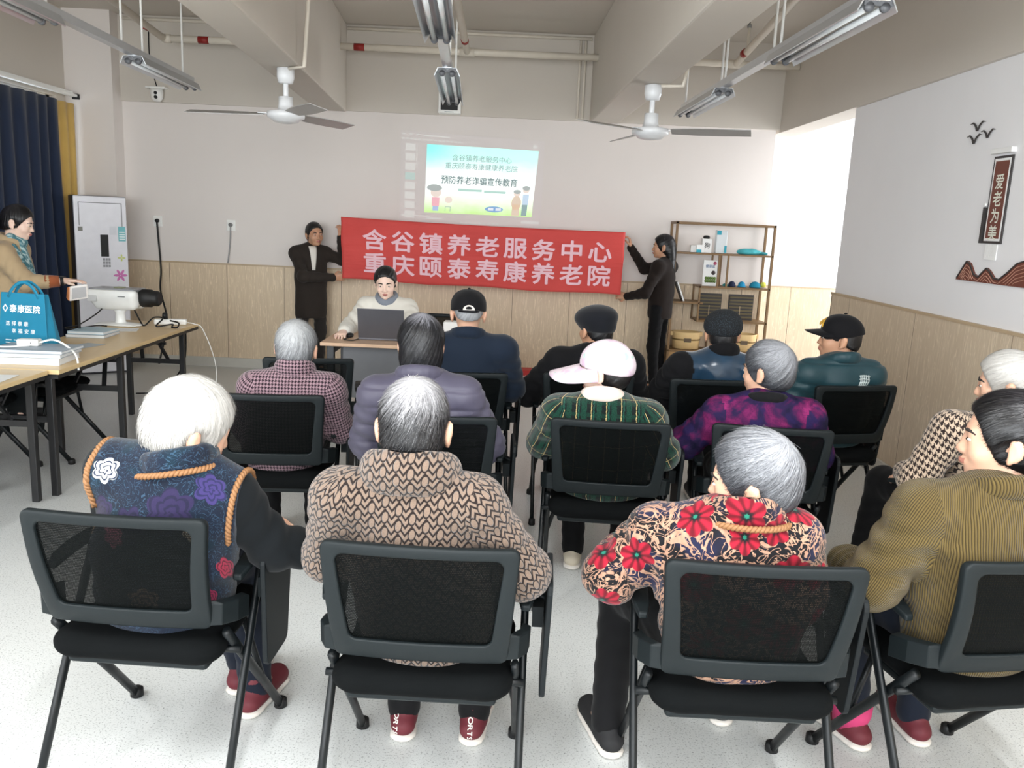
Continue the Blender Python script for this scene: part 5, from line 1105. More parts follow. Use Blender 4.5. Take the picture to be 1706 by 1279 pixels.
for k in range(8):
    mb = MB(); v = .135+.105*k; quad(mb, scr, .035, v, .105, v+.075, .001); mb.build('thumbnail', lit('thumb_mint', (206, 226, 220), .28) if k == 3 else M_ui, t, fix=False)
RC = [(.112, .14, .117, .38)]+[(.01+.028*k, .075, .028+.028*k, .092) for k in range(15)]+[(.01+.05*k, .025, .03+.05*k, .04) for k in range(3)]+[(.16, .03, .34, .045), (.92, .05, .95, .09)]+[(.43+.032*k, .965, .446+.032*k, .985) for k in range(9)]+[(.01, .915, .22, .925), (.19, .935, .30, .95), (.86, .925, .985, .955)]
for a, b, c_, d_ in RC: quad(MB(), scr, a, b, c_, d_, .001).build('toolbar_icon', M_ui, t, fix=False)
# ================================================================== decorations on the right wall
XW = XR-.001
M_brown = pm('brown_board', (108, 56, 42), .5); M_bdark = pm('dark_edge', (52, 48, 48), .5); M_bwhite = pm('white_acrylic', (236, 236, 234), .4)
t = empty('wall_sign', (XW, 0, 0), 0, 'tall brown wall sign with four white Chinese characters on the right wall', 'sign')
y0, y1, z0, z1 = 4.665, 4.85, 1.648, 2.124
MB().box(-.008, 0, y0, y1, z0, z1).build('board', M_bdark, t, .002); MB().box(-.009, -.007, y0+.014, y1-.014, z0+.014, z1-.014).build('white_border', M_bwhite, t); MB().box(-.010, -.008, y0+.026, y1-.026, z0+.028, z1-.028).build('panel', M_brown, t)
m = MB()
for k, ch in enumerate('爱老为美'): put_text(m, ch, lambda x, y: (-.0108, (y0+y1)/2-x, 1.985-k*.092+y), .088, .012)
m.build('lettering', pm('cream_lettering', (228, 230, 216), .6), t, fix=False)
MB().box(-.03, 0, y0-.01, y1+.01, z1+.012, z1+.04).build('top_cap', M_bwhite, t, .003); MB().box(-.014, 0, y1+.012, y1+.03, z0+.0, z0+.2).build('side_bar', M_bdark, t); MB().lathe([(.008, -.014), (.012, -.007), (.008, 0)], (0, y1+.021, z0+.215), 12, axis='x').build('knob', M_bwhite, t)
m = MB(); [m.box(-.008, -.002, y0+.03+.012*k, y0+.039+.012*k, z0-.09, z0-.005) for k in range(10)]; m.build('tassel', M_bwhite, t)
def bird(y, z, s, lb):
    m = MB(); P = []
    up = [(-1, .25), (-.62, .42), (-.25, .12), (0, -.35), (.25, .12), (.62, .42), (1, .25)]; dn = [(.62, .28), (.28, -.1), (.10, -.55), (-.10, -.55), (-.28, -.1), (-.62, .28)]
    m.prism(up+dn, lambda a, b, sd: (XW-.012+.006*sd, y-a*s*1.5, z+b*s)); tag(m.build('bird_decoration', M_bdark), lb, 'wall decoration', 'flying bird cut-outs')
bird(5.075, 2.315, .055, 'dark flying bird cut-out on the right wall, topmost of three'); bird(4.955, 2.262, .05, 'dark flying bird cut-out on the right wall, nearest the tall brown sign'); bird(5.095, 2.245, .055, 'dark flying bird cut-out on the right wall, lowest and leftmost of three')
ml = [(0, 0), (.06, .07), (.10, .115), (.14, .10), (.19, .045), (.24, .03), (.28, .06), (.315, .085), (.35, .07), (.40, .035), (.45, .03), (.52, .07), (.60, .125), (.70, .15), (.80, .11), (.95, .02), (1.0, 0)]
t = empty('mountain_decoration', (XW, 5.075, 1.43), 0, 'brown wavy mountain-shaped panel low on the right wall under the sign', 'wall decoration')
def ol(k): return [(x, max(0, z-k)) for x, z in ml]
MB().prism([(0, 0)]+[(1, 0)]+ml[::-1][1:-1], lambda a, b, sd: (-.012+.012*sd, -a, b)).build('panel', M_brown, t)
for k in range(6):
    pts = [(-.0125, -x, z-.02*k-.004) for x, z in ml]; run_ = []; m = MB()
    sm = []
    for i in range(len(pts)-1):
        for f in np.linspace(0, 1, 6)[:-1]: sm.append(tuple(np.array(pts[i])*(1-f)+np.array(pts[i+1])*f))
    cur = []
    for p in sm+[(0, 0, -1)]:
        if p[2] > .004: cur.append(p)
        else:
            if len(cur) > 2: MB().tube(cur, .0016 if k else .005, 5).build('top_edge' if k == 0 else 'contour_line', M_bdark if k == 0 else pm('pale_line', (206, 160, 140), .5), t)
            cur = []
# ================================================================== air conditioner
t = empty('air_conditioner', (-4.07, 8.33, 0), math.radians(34), 'white floor-standing air conditioner with black display in the left corner', 'air conditioner')
MB().box(-.235, .235, -.14, .15, 0, 1.725).build('body', pm('ac_side_dark', (64, 64, 70), .4), t, .012, 3); MB().box(-.23, .23, -.165, -.13, .02, 1.72).build('front_panel', pm('ac_white', (230, 230, 236), .25), t, .012, 3)
m = MB()
for x0, x1, z0, z1 in ((-.19, .19, 1.655, 1.662), (-.19, -.183, 1.44, 1.662), (.183, .19, 1.44, 1.662)): m.box(x0, x1, -.167, -.16, z0, z1)
m.build('vent_outline', pm('grey_line', (120, 122, 124), .5), t)
MB().box(-.01, .06, -.17, -.16, 1.15, 1.36).build('display', M_dark, t, .003); m = MB(); [m.box(.004+.024*a, .022+.024*a, -.172, -.16, 1.05+.032*b, 1.072+.032*b) for a in range(3) for b in range(3)]; m.build('keypad', pm('keypad_grey', (150, 150, 154), .4), t)
for x0, x1, z0, z1, c_, nm in ((.075, .135, 1.36, 1.44, (214, 216, 222), 'sticker'), (.15, .215, 1.30, 1.44, (120, 190, 196), 'energy_label'), (-.2, -.16, 1.39, 1.43, (130, 130, 124), 'badge')): MB().box(x0, x1, -.1675, -.164, z0, z1).build(nm, pm(nm+'_face', c_, .5), t)
m = MB(); [m.box(.157, .208, -.1685, -.1672, 1.315+.022*k, 1.325+.022*k) for k in range(4)]; m.build('energy_label_bars', pm('label_white', (232, 240, 240), .5), t)
def flw(cx, cz, r, n, col, nm):
    m = MB()
    for k in range(n):
        a = 2*PI*k/n; m.add([(cx+r*.55*math.cos(a)+(r*.5*math.cos(a)*math.cos(q)-r*.2*math.sin(a)*math.sin(q)), -.1665, cz+r*.55*math.sin(a)+(r*.5*math.sin(a)*math.cos(q)+r*.2*math.cos(a)*math.sin(q))) for q in np.linspace(0, 2*PI, 11)[:-1]], [tuple(range(10))])
    m.build(nm, pm(nm, col, .6), t)
flw(.17, 1.14, .035, 4, (196, 206, 110), 'flower_sticker'); flw(.155, .97, .06, 6, (206, 120, 180), 'pink_flower_sticker')
# ================================================================== display shelf
M_sh = pm('golden_wood', (120, 92, 58), .45, var=.12); M_sh2 = pm('golden_wood_light', (160, 124, 78), .45, var=.1)
SX0, SX1, SY0, SY1 = 1.60, 2.60, 8.52, 8.84
t = empty('display_shelf', (0, 0, 0), 0, 'open wooden display shelf of staggered cubes against the back wall', 'shelf')
for x in (SX0, SX1-.025):
    for y in (SY0, SY1-.025): MB().box(x, x+.025, y, y+.025, 0, 1.73).build('post', M_sh, t, .003)
def brd(nm, x0, x1, z, th=.018): MB().box(x0, x1, SY0, SY1, z-th, z).build(nm, M_sh, t, .002)
for y in (SY0, SY1-.025): MB().box(SX0, SX1, y, y+.025, 1.705, 1.73).build('top_rail', M_sh, t, .003)
for x in (SX0, SX1-.025): MB().box(x, x+.025, SY0, SY1, 1.705, 1.73).build('top_rail', M_sh, t, .003)
brd('shelf_board', SX0, SX1, 1.43); brd('shelf_board', 1.88, SX1, 1.10); brd('shelf_board', SX0, 1.93, .935); brd('shelf_board', 1.88, SX1, .755); brd('shelf_board', SX0, SX1, .44)
for x, z0, z1 in ((2.05, 1.10, 1.42), (2.14, 1.10, 1.42), (1.88, .755, 1.10), (2.06, .44, .74)):
    for y in (SY0, SY1-.02): MB().box(x, x+.018, y, y+.02, z0, z1).build('divider_post', M_sh, t, .002)
MB().box(SX0+.025, SX1-.025, SY0+.02, SY1, .06, .08).box(SX0+.02, SX0+.03, SY0+.02, SY1, .06, .42).box(SX1-.03, SX1-.02, SY0+.02, SY1, .06, .42).box(SX0+.02, SX1-.02, SY1-.012, SY1, .06, .42).build('cabinet_box', M_sh, t)
for k in range(4):
    x0 = SX0+.025+k*.2375; x1 = x0+.2355; m = MB()
    m.box(x0, x1, SY0, SY0+.02, .07, .10).box(x0, x1, SY0, SY0+.02, .39, .42).box(x0, x0+.02, SY0, SY0+.02, .10, .39).box(x1-.02, x1, SY0, SY0+.02, .10, .39)
    dr = m.build('slatted_door', M_sh2, t); m = MB(); [m.box(x0+.026+.0195*q, x0+.036+.0195*q, SY0+.004, SY0+.014, .10, .39) for q in range(10)]; m.build('slat_panel', M_sh2, dr)
def thing_box(name, x0, x1, y0, y1, z0, z1, mt, lb, cat, rz=0, bev=.003): return tag(MB().box(x0, x1, y0, y1, z0, z1, 0, rz).build(name, mt, None, bev), lb, cat)
M_wbox = pm('white_card', (232, 232, 230), .5); M_tealbox = pm('teal_print', (30, 150, 170), .5)
b_ = thing_box('carton', 1.77, 1.85, 8.56, 8.62, 1.432, 1.50, M_wbox, 'small plain white carton on the top shelf, leftmost of the boxes', 'box')
b_ = thing_box('carton', 1.82, 1.895, 8.53, 8.555, 1.432, 1.51, M_wbox, 'white carton with a teal corner on the top shelf, in front of the others', 'box'); MB().box(1.822, 1.87, 8.5285, 8.531, 1.433, 1.462).build('teal_corner', M_tealbox, b_)
b_ = thing_box('carton', 1.885, 1.98, 8.57, 8.66, 1.432, 1.57, M_wbox, 'white carton printed with a black emblem on the top shelf', 'box')
m = MB(); put_text(m, '狗', lambda x, y: (1.933+x, 8.5685, 1.505+y), .06, .012); m.build('black_emblem', M_dark, b_, fix=False)
tag(MB().lathe([(.03, 0), (.035, .01), (.03, .028), (.01, .032)], (1.93, 8.61, 1.571), 14).build('dark_lid', M_dark), 'dark round lid lying on the emblem-printed white carton', 'lid')
g = G('clear_plastic_pack', .1, srgb(224, 230, 232)); g.set(Alpha=.75); b_ = thing_box('plastic_pack', 2.02, 2.13, 8.56, 8.64, 1.432, 1.66, g.m, 'upright clear pack with teal labels standing on the top shelf', 'package', 0, .008); MB().box(2.022, 2.065, 8.557, 8.561, 1.615, 1.655).box(2.105, 2.128, 8.557, 8.561, 1.44, 1.51).build('teal_label', M_tealbox, b_)
def softlump(name, c0, r, mt, lb, cat, n=5, sd=1, grp=None):
    rr = random.Random(sd); pr = [ell((c0[0]+rr.uniform(-1, 1)*r[0]*.6, c0[1]+rr.uniform(-1, 1)*r[1]*.4, c0[2]+r[2]*.6), (r[0]*rr.uniform(.4, .7), r[1]*.6, r[2]*rr.uniform(.5, .9)), None, .015) for _ in range(n)]+[cut((0, 0, c0[2]+.001), (0, 0, -1))]
    V, Q = solid(pr, .006, 1); return tag(mesh_np(name, V+grad_normals(V, Q)*(wob(V, 70, sd)*.003)[:, None], Q, mt), lb, cat, grp)
softlump('folded_cloth', (2.37, 8.62, 1.432), (.13, .08, .04), pm('teal_white_cloth', (70, 168, 176), .8, var=.4), 'crumpled teal and white cloth on the top shelf', 'cloth', 7, 3); softlump('folded_cloth', (2.52, 8.62, 1.432), (.06, .07, .022), pm('teal_cloth', (40, 130, 138), .8), 'flat dark teal cloth at the right end of the top shelf', 'cloth', 4, 8)
b_ = thing_box('picture_board', 1.915, 2.065, 8.57, 8.582, 1.102, 1.36, M_wbox, 'white printed board with green pictures standing on the second shelf', 'board')
m = MB(); put_text(m, '健康盆', lambda x, y: (1.985+x, 8.5685, 1.30+y), .032, .01); m.build('heading', pm('board_blue', (80, 110, 150), .5), b_, fix=False)
m = MB(); rr = random.Random(2); [m.lathe([(.016, 0), (.014, .003)], (1.95+.022*(k % 5), 8.5695, 1.15+.03*(k//5)), 10, axis='y') for k in range(10)]; m.build('green_pictures', pm('leaf_print', (110, 140, 70), .6), b_)
MB().lathe([(.018, 0), (.016, .003)], (2.03, 8.5695, 1.33), 12, axis='y').lathe([(.022, 0), (.02, .003)], (2.02, 8.5695, 1.235), 12, axis='y', mi=1).build('round_prints', [pm('pink_print', (190, 90, 120), .6), pm('dark_print', (70, 60, 60), .6)], b_)
def dome(x, r, rgb, lb, cat, h=.9, brim=0):
    m = MB(); m.lathe([(r*1.0, 0), (r*1.0, r*.25*h), (r*.85, r*.6*h), (r*.5, r*.9*h), (r*.05, r*h)], (x, 8.60, 1.103), 20); nm = 'knitted_cap' if cat == 'cap' else 'toy_ball'
    o = m.build(nm, pm('felt_%d_%d_%d' % rgb, rgb, .85), None); tag(o, lb, cat)
    if brim: MB().lathe([(r*.9, 0), (r*1.25, .002), (r*1.25, .008), (r*.9, .012)], (x, 8.60, 1.103), 20).build('brim', pm('felt_%d_%d_%d' % rgb, rgb, .85), o)
dome(2.225, .038, (26, 34, 66), 'navy blue knitted cap on the second shelf, leftmost of the caps', 'cap', 1.5); dome(2.325, .038, (26, 136, 180), 'bright blue brimmed cap on the second shelf, between the navy and the large blue caps', 'cap', 1.5, 1); dome(2.46, .056, (22, 130, 160), 'largest blue cap on the second shelf, beside the yellow ball', 'cap', 1.1)
tag(MB().lathe([(.003, -.03), (.02, -.022), (.03, 0), (.02, .022), (.003, .03)], (2.545, 8.6, 1.135), 16).build('yellow_ball', pm('yellow_green', (216, 216, 90), .7)), 'yellow-green ball at the right end of the second shelf', 'ball')
softlump('teal_cloth', (2.15, 8.6, 1.102), (.04, .05, .018), pm('teal_felt', (30, 130, 130), .85), 'small flat teal cloth left of the navy cap on the second shelf', 'cloth', 3, 5)
def blind(x0, x1, lb):
    t = empty('slatted_panel', (x0, 8.7, .757), 0, lb, 'panel', 'dark slatted panels on the shelf')
    MB().box(0, x1-x0, 0, .02, 0, .26).build('backing', M_bdark, t)
    for k in range(7): MB().box(.008, x1-x0-.008, -.012, 0, .02+.034*k, .036+.034*k).build('slat', pm('dark_bamboo', (92, 82, 54), .6), t)
    MB().box((x1-x0)*.45, (x1-x0)*.47, -.016, -.012, .02, .14).build('cord', M_rail, t)
blind(1.925, 2.16, 'dark slatted panel on the middle shelf, left one of two'); blind(2.235, 2.49, 'dark slatted panel on the middle shelf, right one of two')
t = empty('leaning_picture', (1.66, 8.62, .936), 0, 'white picture frame leaning on the short left shelf', 'frame')
MB().add([(.0, -.06, .19), (.012, -.06, .195), (.09, -.06, .004), (.076, -.06, 0), (.0, .06, .19), (.012, .06, .195), (.09, .06, .004), (.076, .06, 0)], [(0, 1, 2, 3), (7, 6, 5, 4), (0, 4, 5, 1), (1, 5, 6, 2), (2, 6, 7, 3), (3, 7, 4, 0)]).build('white_edge', M_wbox, t)
MB().add([(-.002, -.05, .185), (.074, -.05, .004), (.068, -.05, .002), (-.012, -.05, .18), (-.002, .05, .185), (.074, .05, .004), (.068, .05, .002), (-.012, .05, .18)], [(0, 1, 2, 3), (7, 6, 5, 4), (0, 4, 5, 1), (1, 5, 6, 2), (2, 6, 7, 3), (3, 7, 4, 0)]).build('dark_picture', M_bdark, t)
M_tub = pm('pale_pine', (222, 190, 136), .5, var=.1)
def tub(x, r, lb):
    t = empty('wooden_foot_tub', (x, 8.68, .442), 0, lb, 'tub', 'pale wooden foot tubs')
    MB().lathe([(r*.86, 0), (r*.9, .004), (r*1.0, .17), (r*1.0, .175), (r*.93, .175), (r*.85, .03), (r*.1, .028)], n=28, sy=.8).build('staves', M_tub, t)
    MB().lathe([(r*.955, .09), (r*.972, .092), (r*.976, .104), (r*.962, .106)], n=28, sy=.8).build('hoop', pm('brass_hoop', (130, 104, 60), .4, .4), t)
    for sx in (-1, 1): MB().box(sx*r*.97-.02, sx*r*.97+.02, -.03, .03, .13, .175).build('handle', M_tub, t, .005)
    MB().box(-.04, .03, -r*.8-.006, -r*.74, .075, .115).build('label', pm('tub_print', (90, 74, 56), .6), t)
tub(1.82, .15, 'pale wooden foot tub with a printed mark on the left of the lower shelf'); tub(2.40, .15, 'pale wooden foot tub behind the flat-capped man on the lower shelf')
# ================================================================== desk with laptop
M_oak = pm('oak_laminate', (206, 172, 142), .4, var=.08); M_dgrey = pm('grey_metal_panel', (98, 100, 104), .45)
t = empty('desk', (0, 0, 0), 0, 'wooden-topped desk with grey front panel where the laptop stands', 'desk')
MB().box(-1.36, -.12, 5.94, 6.56, .725, .75).build('tabletop', M_oak, t, .003); MB().box(-1.22, -.26, 6.06, 6.08, .33, .722).build('modesty_panel', M_dgrey, t, .004)
for x in (-1.32, -.2):
    for y in (5.99, 6.47): MB().box(x, x+.05, y, y+.05, 0, .724).build('leg', pm('dark_desk_leg', (46, 48, 52), .4), t, .003)
    MB().box(x+.01, x+.04, 6.04, 6.47, .66, .70).build('side_rail', M_dgrey, t)
t = empty('laptop', (-.955, 6.27, .751), math.radians(180), 'open dark grey laptop on the desk with its lid towards the audience', 'laptop')
M_lap = pm('laptop_grey', (98, 98, 104), .35, .5); MB().box(-.17, .17, -.115, .12, 0, .016).build('base', M_lap, t, .004); MB().box(-.15, .15, -.04, .08, .016, .019).build('keyboard', M_dark, t)
lid = MB().add([(x, y+.02 if False else y, z) for x in (-.17, .17) for y, z in ((.118, .014), (.110, .014), (.165, .236), (.173, .236))], [(0, 1, 2, 3), (7, 6, 5, 4), (0, 4, 5, 1), (1, 5, 6, 2), (2, 6, 7, 3), (3, 7, 4, 0)]).build('lid', M_lap, t, .002)
MB().add([(x*.95, y, z) for x in (-.17, .17) for y, z in ((.1115, .03), (.1585, .226))], [(0, 1, 3, 2)]).build('screen', emit('laptop_screen_glow', (220, 232, 244), 1.5, (.02, .02, .02, 1)), lid, fix=False)
V, Q = solid([ell((-1.205, 6.25, .765), (.028, .045, .02), None, .01), cut((0, 0, .752), (0, 0, -1))], .005, 1); tag(mesh_np('computer_mouse', V, Q, M_dark), 'black computer mouse under the young woman\'s hand, left of the laptop', 'mouse')
wire('cable', [(-1.2, 6.2, .755), (-1.22, 6.1, .755), (-1.15, 6.06, .756), (-1.12, 6.16, .756), (-1.10, 6.3, .756)], .004, M_dark, 'thin dark mouse cable curling on the desk left of the laptop', 'cable')
t = empty('tissue_box', (-.43, 6.2, .751), 0, 'white cube-shaped box on the desk beside the black-capped man', 'box')
MB().box(-.07, .07, -.06, .06, 0, .16).build('carton', M_wbox, t, .012, 3); m = MB(); [m.lathe([(.008, 0), (.007, .003)], (.03-.03*k, -.0625, .03+.02*(k % 2)), 10, axis='y') for k in range(3)]; m.build('dark_dots', M_dark, t)
t = empty('red_gift_bag', (.10, 8.50, 0), 0, 'red carton with white printed characters on the floor below the banner', 'box')
MB().box(-.12, .14, 0, .2, 0, .16).build('carton', pm('bright_red_card', (190, 40, 40), .5), t, .004); m = MB(); [put_text(m, ch, lambda x, y: (-.07+.07*k+x, -.002, .08+y), .07, .01) for k, ch in enumerate('福寿康')]; m.build('lettering', pm('box_lettering', (236, 200, 196), .6), t, fix=False)
# ================================================================== folding tables on the left
M_maple = pm('maple_laminate', (216, 188, 140), .35, var=.06)
def fold_table(x0, x1, y0, y1, frames, lb, skew=0):
    t = empty('folding_table', ((x0+x1)/2, (y0+y1)/2, 0), skew, lb, 'table', 'folding tables along the left'); cx, cy = (x0+x1)/2, (y0+y1)/2; w_, l_ = (x1-x0)/2, (y1-y0)/2
    MB().box(-w_, w_, -l_, l_, .715, .74).build('tabletop', M_maple, t, .003); MB().box(-w_+.01, w_-.01, -l_+.01, l_-.01, .69, .714).build('apron', M_black, t)
    for fy_ in frames:
        y = fy_-cy; sg = 1 if y < 0 else -1
        fr = empty('leg_frame'); fr.parent = t
        for x in (-w_+.07, w_-.1): MB().box(x, x+.038, y-.019, y+.019, 0, .70).build('leg', M_black, fr, .003)
        MB().box(-w_+.1, w_-.1, y-.015, y+.015, .43, .465).build('crossbar', M_black, fr)
        for x, dx in ((-.1, -.05), (.1, .05)): MB().bar((x, y, .46), (x-dx, y+sg*.16, .70), .028, .012).build('brace', M_black, fr)
        MB().box(-.14, .14, y+sg*.13, y+sg*.15, .60, .62).build('brace_bar', M_black, fr)
fold_table(-3.09, -2.50, 4.545, 6.76, (6.58, 5.48, 4.60), 'long folding table with maple top holding the projector', math.radians(1.0)); fold_table(-3.12, -2.53, 2.3, 4.53, (4.49, 2.5), 'folding table with maple top cut by the left photo edge', 0)
# projector
t = empty('projector', (-3.00, 6.42, .741), math.radians(-4), 'white projector with black lens hood on a pedestal at the table end', 'projector')
t.scale = (1.1, 1.1, 1.12); M_proj = pm('projector_white', (244, 246, 244), .25)
V, Q = solid([seg((-.15, -.06, 0), (.13, -.06, 0), .018, .018, .01, ((0, 0, 1), 2.2)), seg((-.15, .06, 0), (.13, .06, 0), .018, .018, .01, ((0, 0, 1), 2.2)), ell((-.01, 0, .006), (.165, .088, .016), None, .02), cut((0, 0, .001), (0, 0, -1))], .006, 2); mesh_np('pedestal_foot', V, Q, M_proj, t)
MB().lathe([(.045, .01), (.034, .03), (.032, .09), (.05, .115)], n=20).build('pedestal_column', M_proj, t)
V, Q = solid([seg((-.155, -.07, .215), (.12, -.07, .215), .045, .042, .04), seg((-.155, .07, .215), (.12, .07, .215), .045, .042, .04), seg((-.11, -.05, .15), (.12, -.05, .155), .04, .04, .04), seg((-.11, .05, .15), (.12, .05, .155), .04, .04, .04), ell((-.02, 0, .19), (.19, .10, .07), None, .04), cut((0, 0, .247), (0, 0, 1))], .007, 2); bd = mesh_np('housing', V, Q, M_proj, t)
MB().box(-.17, .15, -.085, .085, .246, .256).build('top_panel', pm('projector_grey_top', (150, 152, 156), .3), bd, .006); MB().box(-.03, .03, -.02, .04, .256, .262).build('control_dial', pm('olive_dial', (140, 144, 110), .4), bd, .002)
MB().lathe([(.05, .15), (.062, .17), (.06, .23), (.052, .235), (.052, .275), (.04, .29), (.02, .288)], (0, 0, .195), 20, axis='x').build('lens_hood', M_dark, t)
MB().box(-.165, -.10, -.119, -.112, .17, .21).build('vent_marks', pm('vent_grey', (206, 208, 208), .4), t); MB().box(.05, .10, -.118, -.11, .205, .211).build('badge', M_grey, t)
wire('cable', [(-3.10, 6.40, .90), (-3.12, 6.30, .84), (-3.22, 6.22, .76), (-3.27, 6.12, .746), (-3.2, 6.10, .746), (-3.1, 6.24, .755), (-3.05, 6.3, .747)], .005, M_dark, 'black cable looping on the table left of the projector foot', 'cable')
wire('cable', [(-2.93, 6.50, .86), (-2.88, 6.48, .78), (-2.82, 6.42, .746), (-2.78, 6.5, .80), (-2.70, 6.48, .80), (-2.72, 6.40, .747), (-2.62, 6.46, .76), (-2.60, 6.40, .746), (-2.55, 6.38, .75), (-2.58, 6.48, .77), (-2.66, 6.52, .78)], .006, M_dark, 'black power cable looping on the table right of the projector', 'cable')
t = empty('power_strip', (-2.66, 6.58, .741), math.radians(15), 'white power strip lying on the table behind the projector lens', 'power strip'); MB().box(-.14, .1, -.03, .03, 0, .045).build('housing', M_white, t, .012, 3); MB().lathe([(.022, 0), (.02, .04), (.01, .05)], (-.06, 0, .045), 12).build('plug', M_dark, t)
wire('cable', [(-2.56, 6.60, .76), (-2.50, 6.60, .75), (-2.44, 6.62, .7), (-2.36, 6.66, .4), (-2.40, 6.7, .05)], .0035, M_white, 'thin white cable hanging off the far table end', 'cable')
wire('cable', [(-3.3, 7.3, .012), (-3.0, 7.0, .10), (-2.8, 6.85, .22), (-2.66, 6.78, .42), (-2.62, 6.72, .70)], .007, M_dark, 'black cable sagging under the far table end', 'cable')
# shopping bag
t = empty('shopping_bag', (-2.95, 5.10, .741), math.radians(-8), 'turquoise shopping bag with white Chinese lettering on the left table', 'bag')
M_bag = fabric('turquoise_nonwoven', (8, 124, 158), .7, .1, 500); hw, hb, dp, dt, hh = .150, .165, .12, .05, .36
V = [(-hb, -dp/2, 0), (hb, -dp/2, 0), (hb+.02, dp/2, 0), (-hb, dp/2, 0), (-hw, -dt/2, hh), (hw-.01, -dt/2, hh), (hw-.02, dt/2, hh-.005), (-hw, dt/2, hh-.005), (hb+.03, 0, .02), (hw-.03, 0, hh-.01)]
MB().add(V, [(0, 1, 5, 4), (1, 8, 9, 5), (8, 2, 6, 9), (2, 3, 7, 6), (3, 0, 4, 7), (3, 2, 8, 1, 0), (4, 5, 9, 6, 7)]).build('bag_body', M_bag, t, .004)
for y in (-dt/2-.002, dt/2): MB().tube([(x, y*(1-.3*math.sin(PI*f)), hh-.03+.095*math.sin(PI*f)**.7) for f, x in [(k/12, -.10+.2*k/12) for k in range(13)]], .002, 6, rx=.011).build('handle', M_bag, t)
def bagp(x, z, o=.0015): f = z/hh; return (x*1.0, -(dp/2*(1-f)+dt/2*f)-o, z)
M_bt = pm('bag_white_print', (238, 244, 246), .7)
m = MB()
for k, ch in enumerate('泰康医院'): put_text(m, ch, lambda x, y: bagp(-.065+.052*k+x, .265+y), .050, .018)
m.build('lettering', M_bt, t, fix=False); m = MB()
for k, ch in enumerate('选择泰康'): put_text(m, ch, lambda x, y: bagp(-.10+.040*k+x, .175+y), .030, .008)
for k, ch in enumerate('幸福安康'): put_text(m, ch, lambda x, y: bagp(-.06+.042*k+x, .13+y), .030, .008)
m.build('slogan', M_bt, t, fix=False); m = MB()
for z, xs in ((.072, ((-.115, -.075), (-.06, .02))), (.056, ((-.115, -.07), (-.055, .03))), (.042, ((-.11, .0),))):
    for a, b in xs: m.add([bagp(a, z), bagp(b, z), bagp(b, z+.005), bagp(a, z+.005)], [(0, 1, 2, 3)])
m.build('small_print', M_bt, t, fix=False); m = MB()
D = lambda r: [(0, r), (r*.72, 0), (0, -r), (-r*.72, 0)]
o_, i_ = D(.026), D(.015); m.add([bagp(-.118+x, .265+z) for x, z in o_+i_], [(k, k+4, (k+1) % 4+4, (k+1) % 4) for k in range(4)])
m.build('diamond_mark', M_bt, t, fix=False)
# stacks of books and papers
M_paper = pm('paper_white', (230, 232, 232), .6); M_gpap = pm('paper_grey', (176, 184, 190), .6)
def book(x0, x1, y0, y1, z0, h, lb, rz, cover, grp):
    t = empty('book', ((x0+x1)/2, (y0+y1)/2, z0), rz, lb, 'book', grp); w_, l_ = (x1-x0)/2, (y1-y0)/2
    MB().box(-w_, w_, -l_, l_, 0, .003).box(-w_, w_, -l_, l_, h-.003, h).box(-w_, -w_+.003, -l_, l_, 0, h).build('cover', cover, t); MB().box(-w_+.003, w_-.004, -l_+.003, l_-.003, .003, h-.003).build('pages', M_paper, t)
z = .741
for k, (h, lb) in enumerate(((.038, 'thick white book at the bottom of the stack by the left photo edge'), (.022, 'grey-covered book in the middle of the stack by the left photo edge'), (.018, 'grey-blue book on top of the stack by the left photo edge'))):
    book(-2.98+.01*k, -2.56+.012*k, 4.66+.01*k, 4.95, z, h, lb, math.radians(6-2*k), (M_wbox, M_gpap, pm('grey_blue_cover', (160, 172, 184), .5))[k], 'books stacked in front of the turquoise bag'); z += h+.001
zt = z
book(-3.06, -2.80, 5.72, 5.98, .741, .022, 'grey book lying behind the turquoise bag, lower one of two', .05, M_gpap, 'books behind the bag'); book(-3.05, -2.80, 5.73, 5.97, .764, .02, 'pale blue book lying behind the turquoise bag, upper one of two', .0, pm('pale_blue_cover', (170, 196, 210), .5), 'books behind the bag')
thing_box('paper_sheet', -2.95, -2.77, 6.1, 6.26, .741, .7425, M_paper, 'loose white paper sheet on the table near the projector', 'paper', .3, 0); thing_box('paper_sheet', -2.84, -2.70, 5.25, 5.5, .741, .7425, M_gpap, 'loose grey paper sheet on the table right of the bag', 'paper', -.3, 0)
thing_box('phone', -2.80, -2.73, 5.10, 5.22, .741, .753, M_dark, 'small dark phone on the table beside the turquoise bag', 'phone', .5, .003)
thing_box('paper_sheet', -2.75, -2.58, 4.15, 4.36, .741, .7425, M_paper, 'loose white paper on the near table at the left photo edge', 'paper', .1, 0)
t = empty('adapter', (-2.80, 4.84, zt), .1, 'white power adapter on the books in front of the bag', 'adapter'); MB().box(-.06, .06, -.03, .03, 0, .04).build('housing', M_white, t, .008, 3); MB().lathe([(.004, 0), (.003, .004)], (.02, -.031, .02), 8, axis='y').build('indicator', M_grey, t)
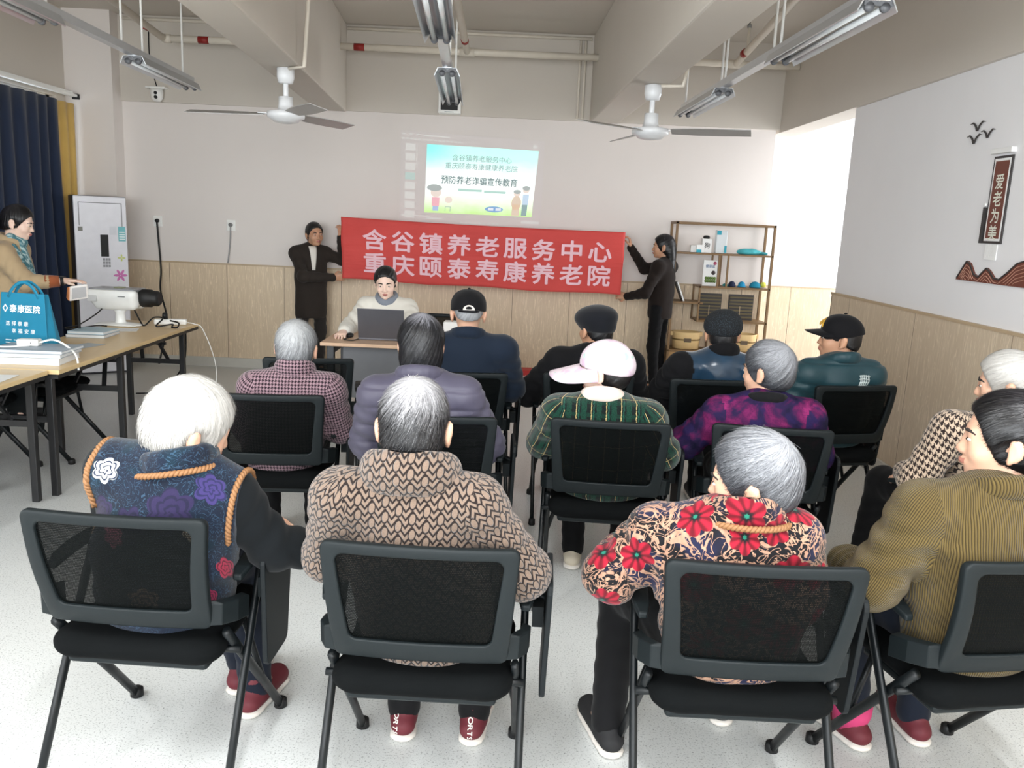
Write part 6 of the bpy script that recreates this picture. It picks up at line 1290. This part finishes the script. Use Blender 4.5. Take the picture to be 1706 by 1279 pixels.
t = empty('power_strip', (-3.0, 4.72, zt), -.2, 'white power strip on the books at the left photo edge', 'power strip'); MB().box(-.09, .08, -.03, .03, 0, .04).build('housing', M_white, t, .012, 3); MB().box(-.04, .05, -.018, .018, .04, .043).build('socket_face', M_grey, t)
wire('cable', [(-2.74, 4.84, zt+.02), (-2.66, 4.84, zt+.04), (-2.58, 4.83, zt+.01), (-2.51, 4.80, .78), (-2.49, 4.78, .70)], .006, M_white, 'thick white cable arching off the book stack over the table edge', 'cable'); wire('cable', [(-2.93, 4.70, zt+.012), (-2.86, 4.72, zt+.008), (-2.76, 4.78, zt+.012)], .005, M_white, 'white cable lying across the book stack between the strip and the adapter', 'cable')
# small lamp on a stand
t = empty('desk_lamp', (-3.03, 5.86, .741), math.radians(35), 'small white and orange boxy lamp on a thin dark stand behind the bag', 'lamp')
MB().lathe([(.05, 0), (.05, .012), (.01, .016)], n=18).build('base', M_dark, t); MB().box(-.008, .008, -.008, .008, .012, .26).build('stand', M_dark, t)
MB().add([(-.06, -.055, .24), (.06, -.055, .26), (.06, .05, .27), (-.06, .05, .25), (-.055, -.07, .345), (.055, -.07, .36), (.05, .05, .34), (-.05, .05, .33)], [(0, 1, 2, 3), (4, 5, 6, 7), (0, 1, 5, 4), (1, 2, 6, 5), (2, 3, 7, 6), (3, 0, 4, 7)]).build('shade', pm('white_shade', (232, 228, 224), .4), t, .006)
MB().add([(-.045, -.062, .255), (.045, -.062, .272), (.042, -.073, .342), (-.042, -.073, .332)], [(0, 1, 2, 3)]).build('diffuser', pm('grey_diffuser', (180, 180, 182), .4), t, fix=False); MB().add([(-.066, -.05, .245), (-.066, .045, .255), (-.058, .045, .325), (-.062, -.06, .34), (-.060, -.05, .245), (-.060, .045, .255), (-.052, .045, .325), (-.056, -.06, .34)], [(0, 1, 2, 3), (7, 6, 5, 4), (0, 4, 5, 1), (1, 5, 6, 2), (2, 6, 7, 3), (3, 7, 4, 0)]).build('orange_side', pm('orange_side', (226, 140, 86), .5), t)
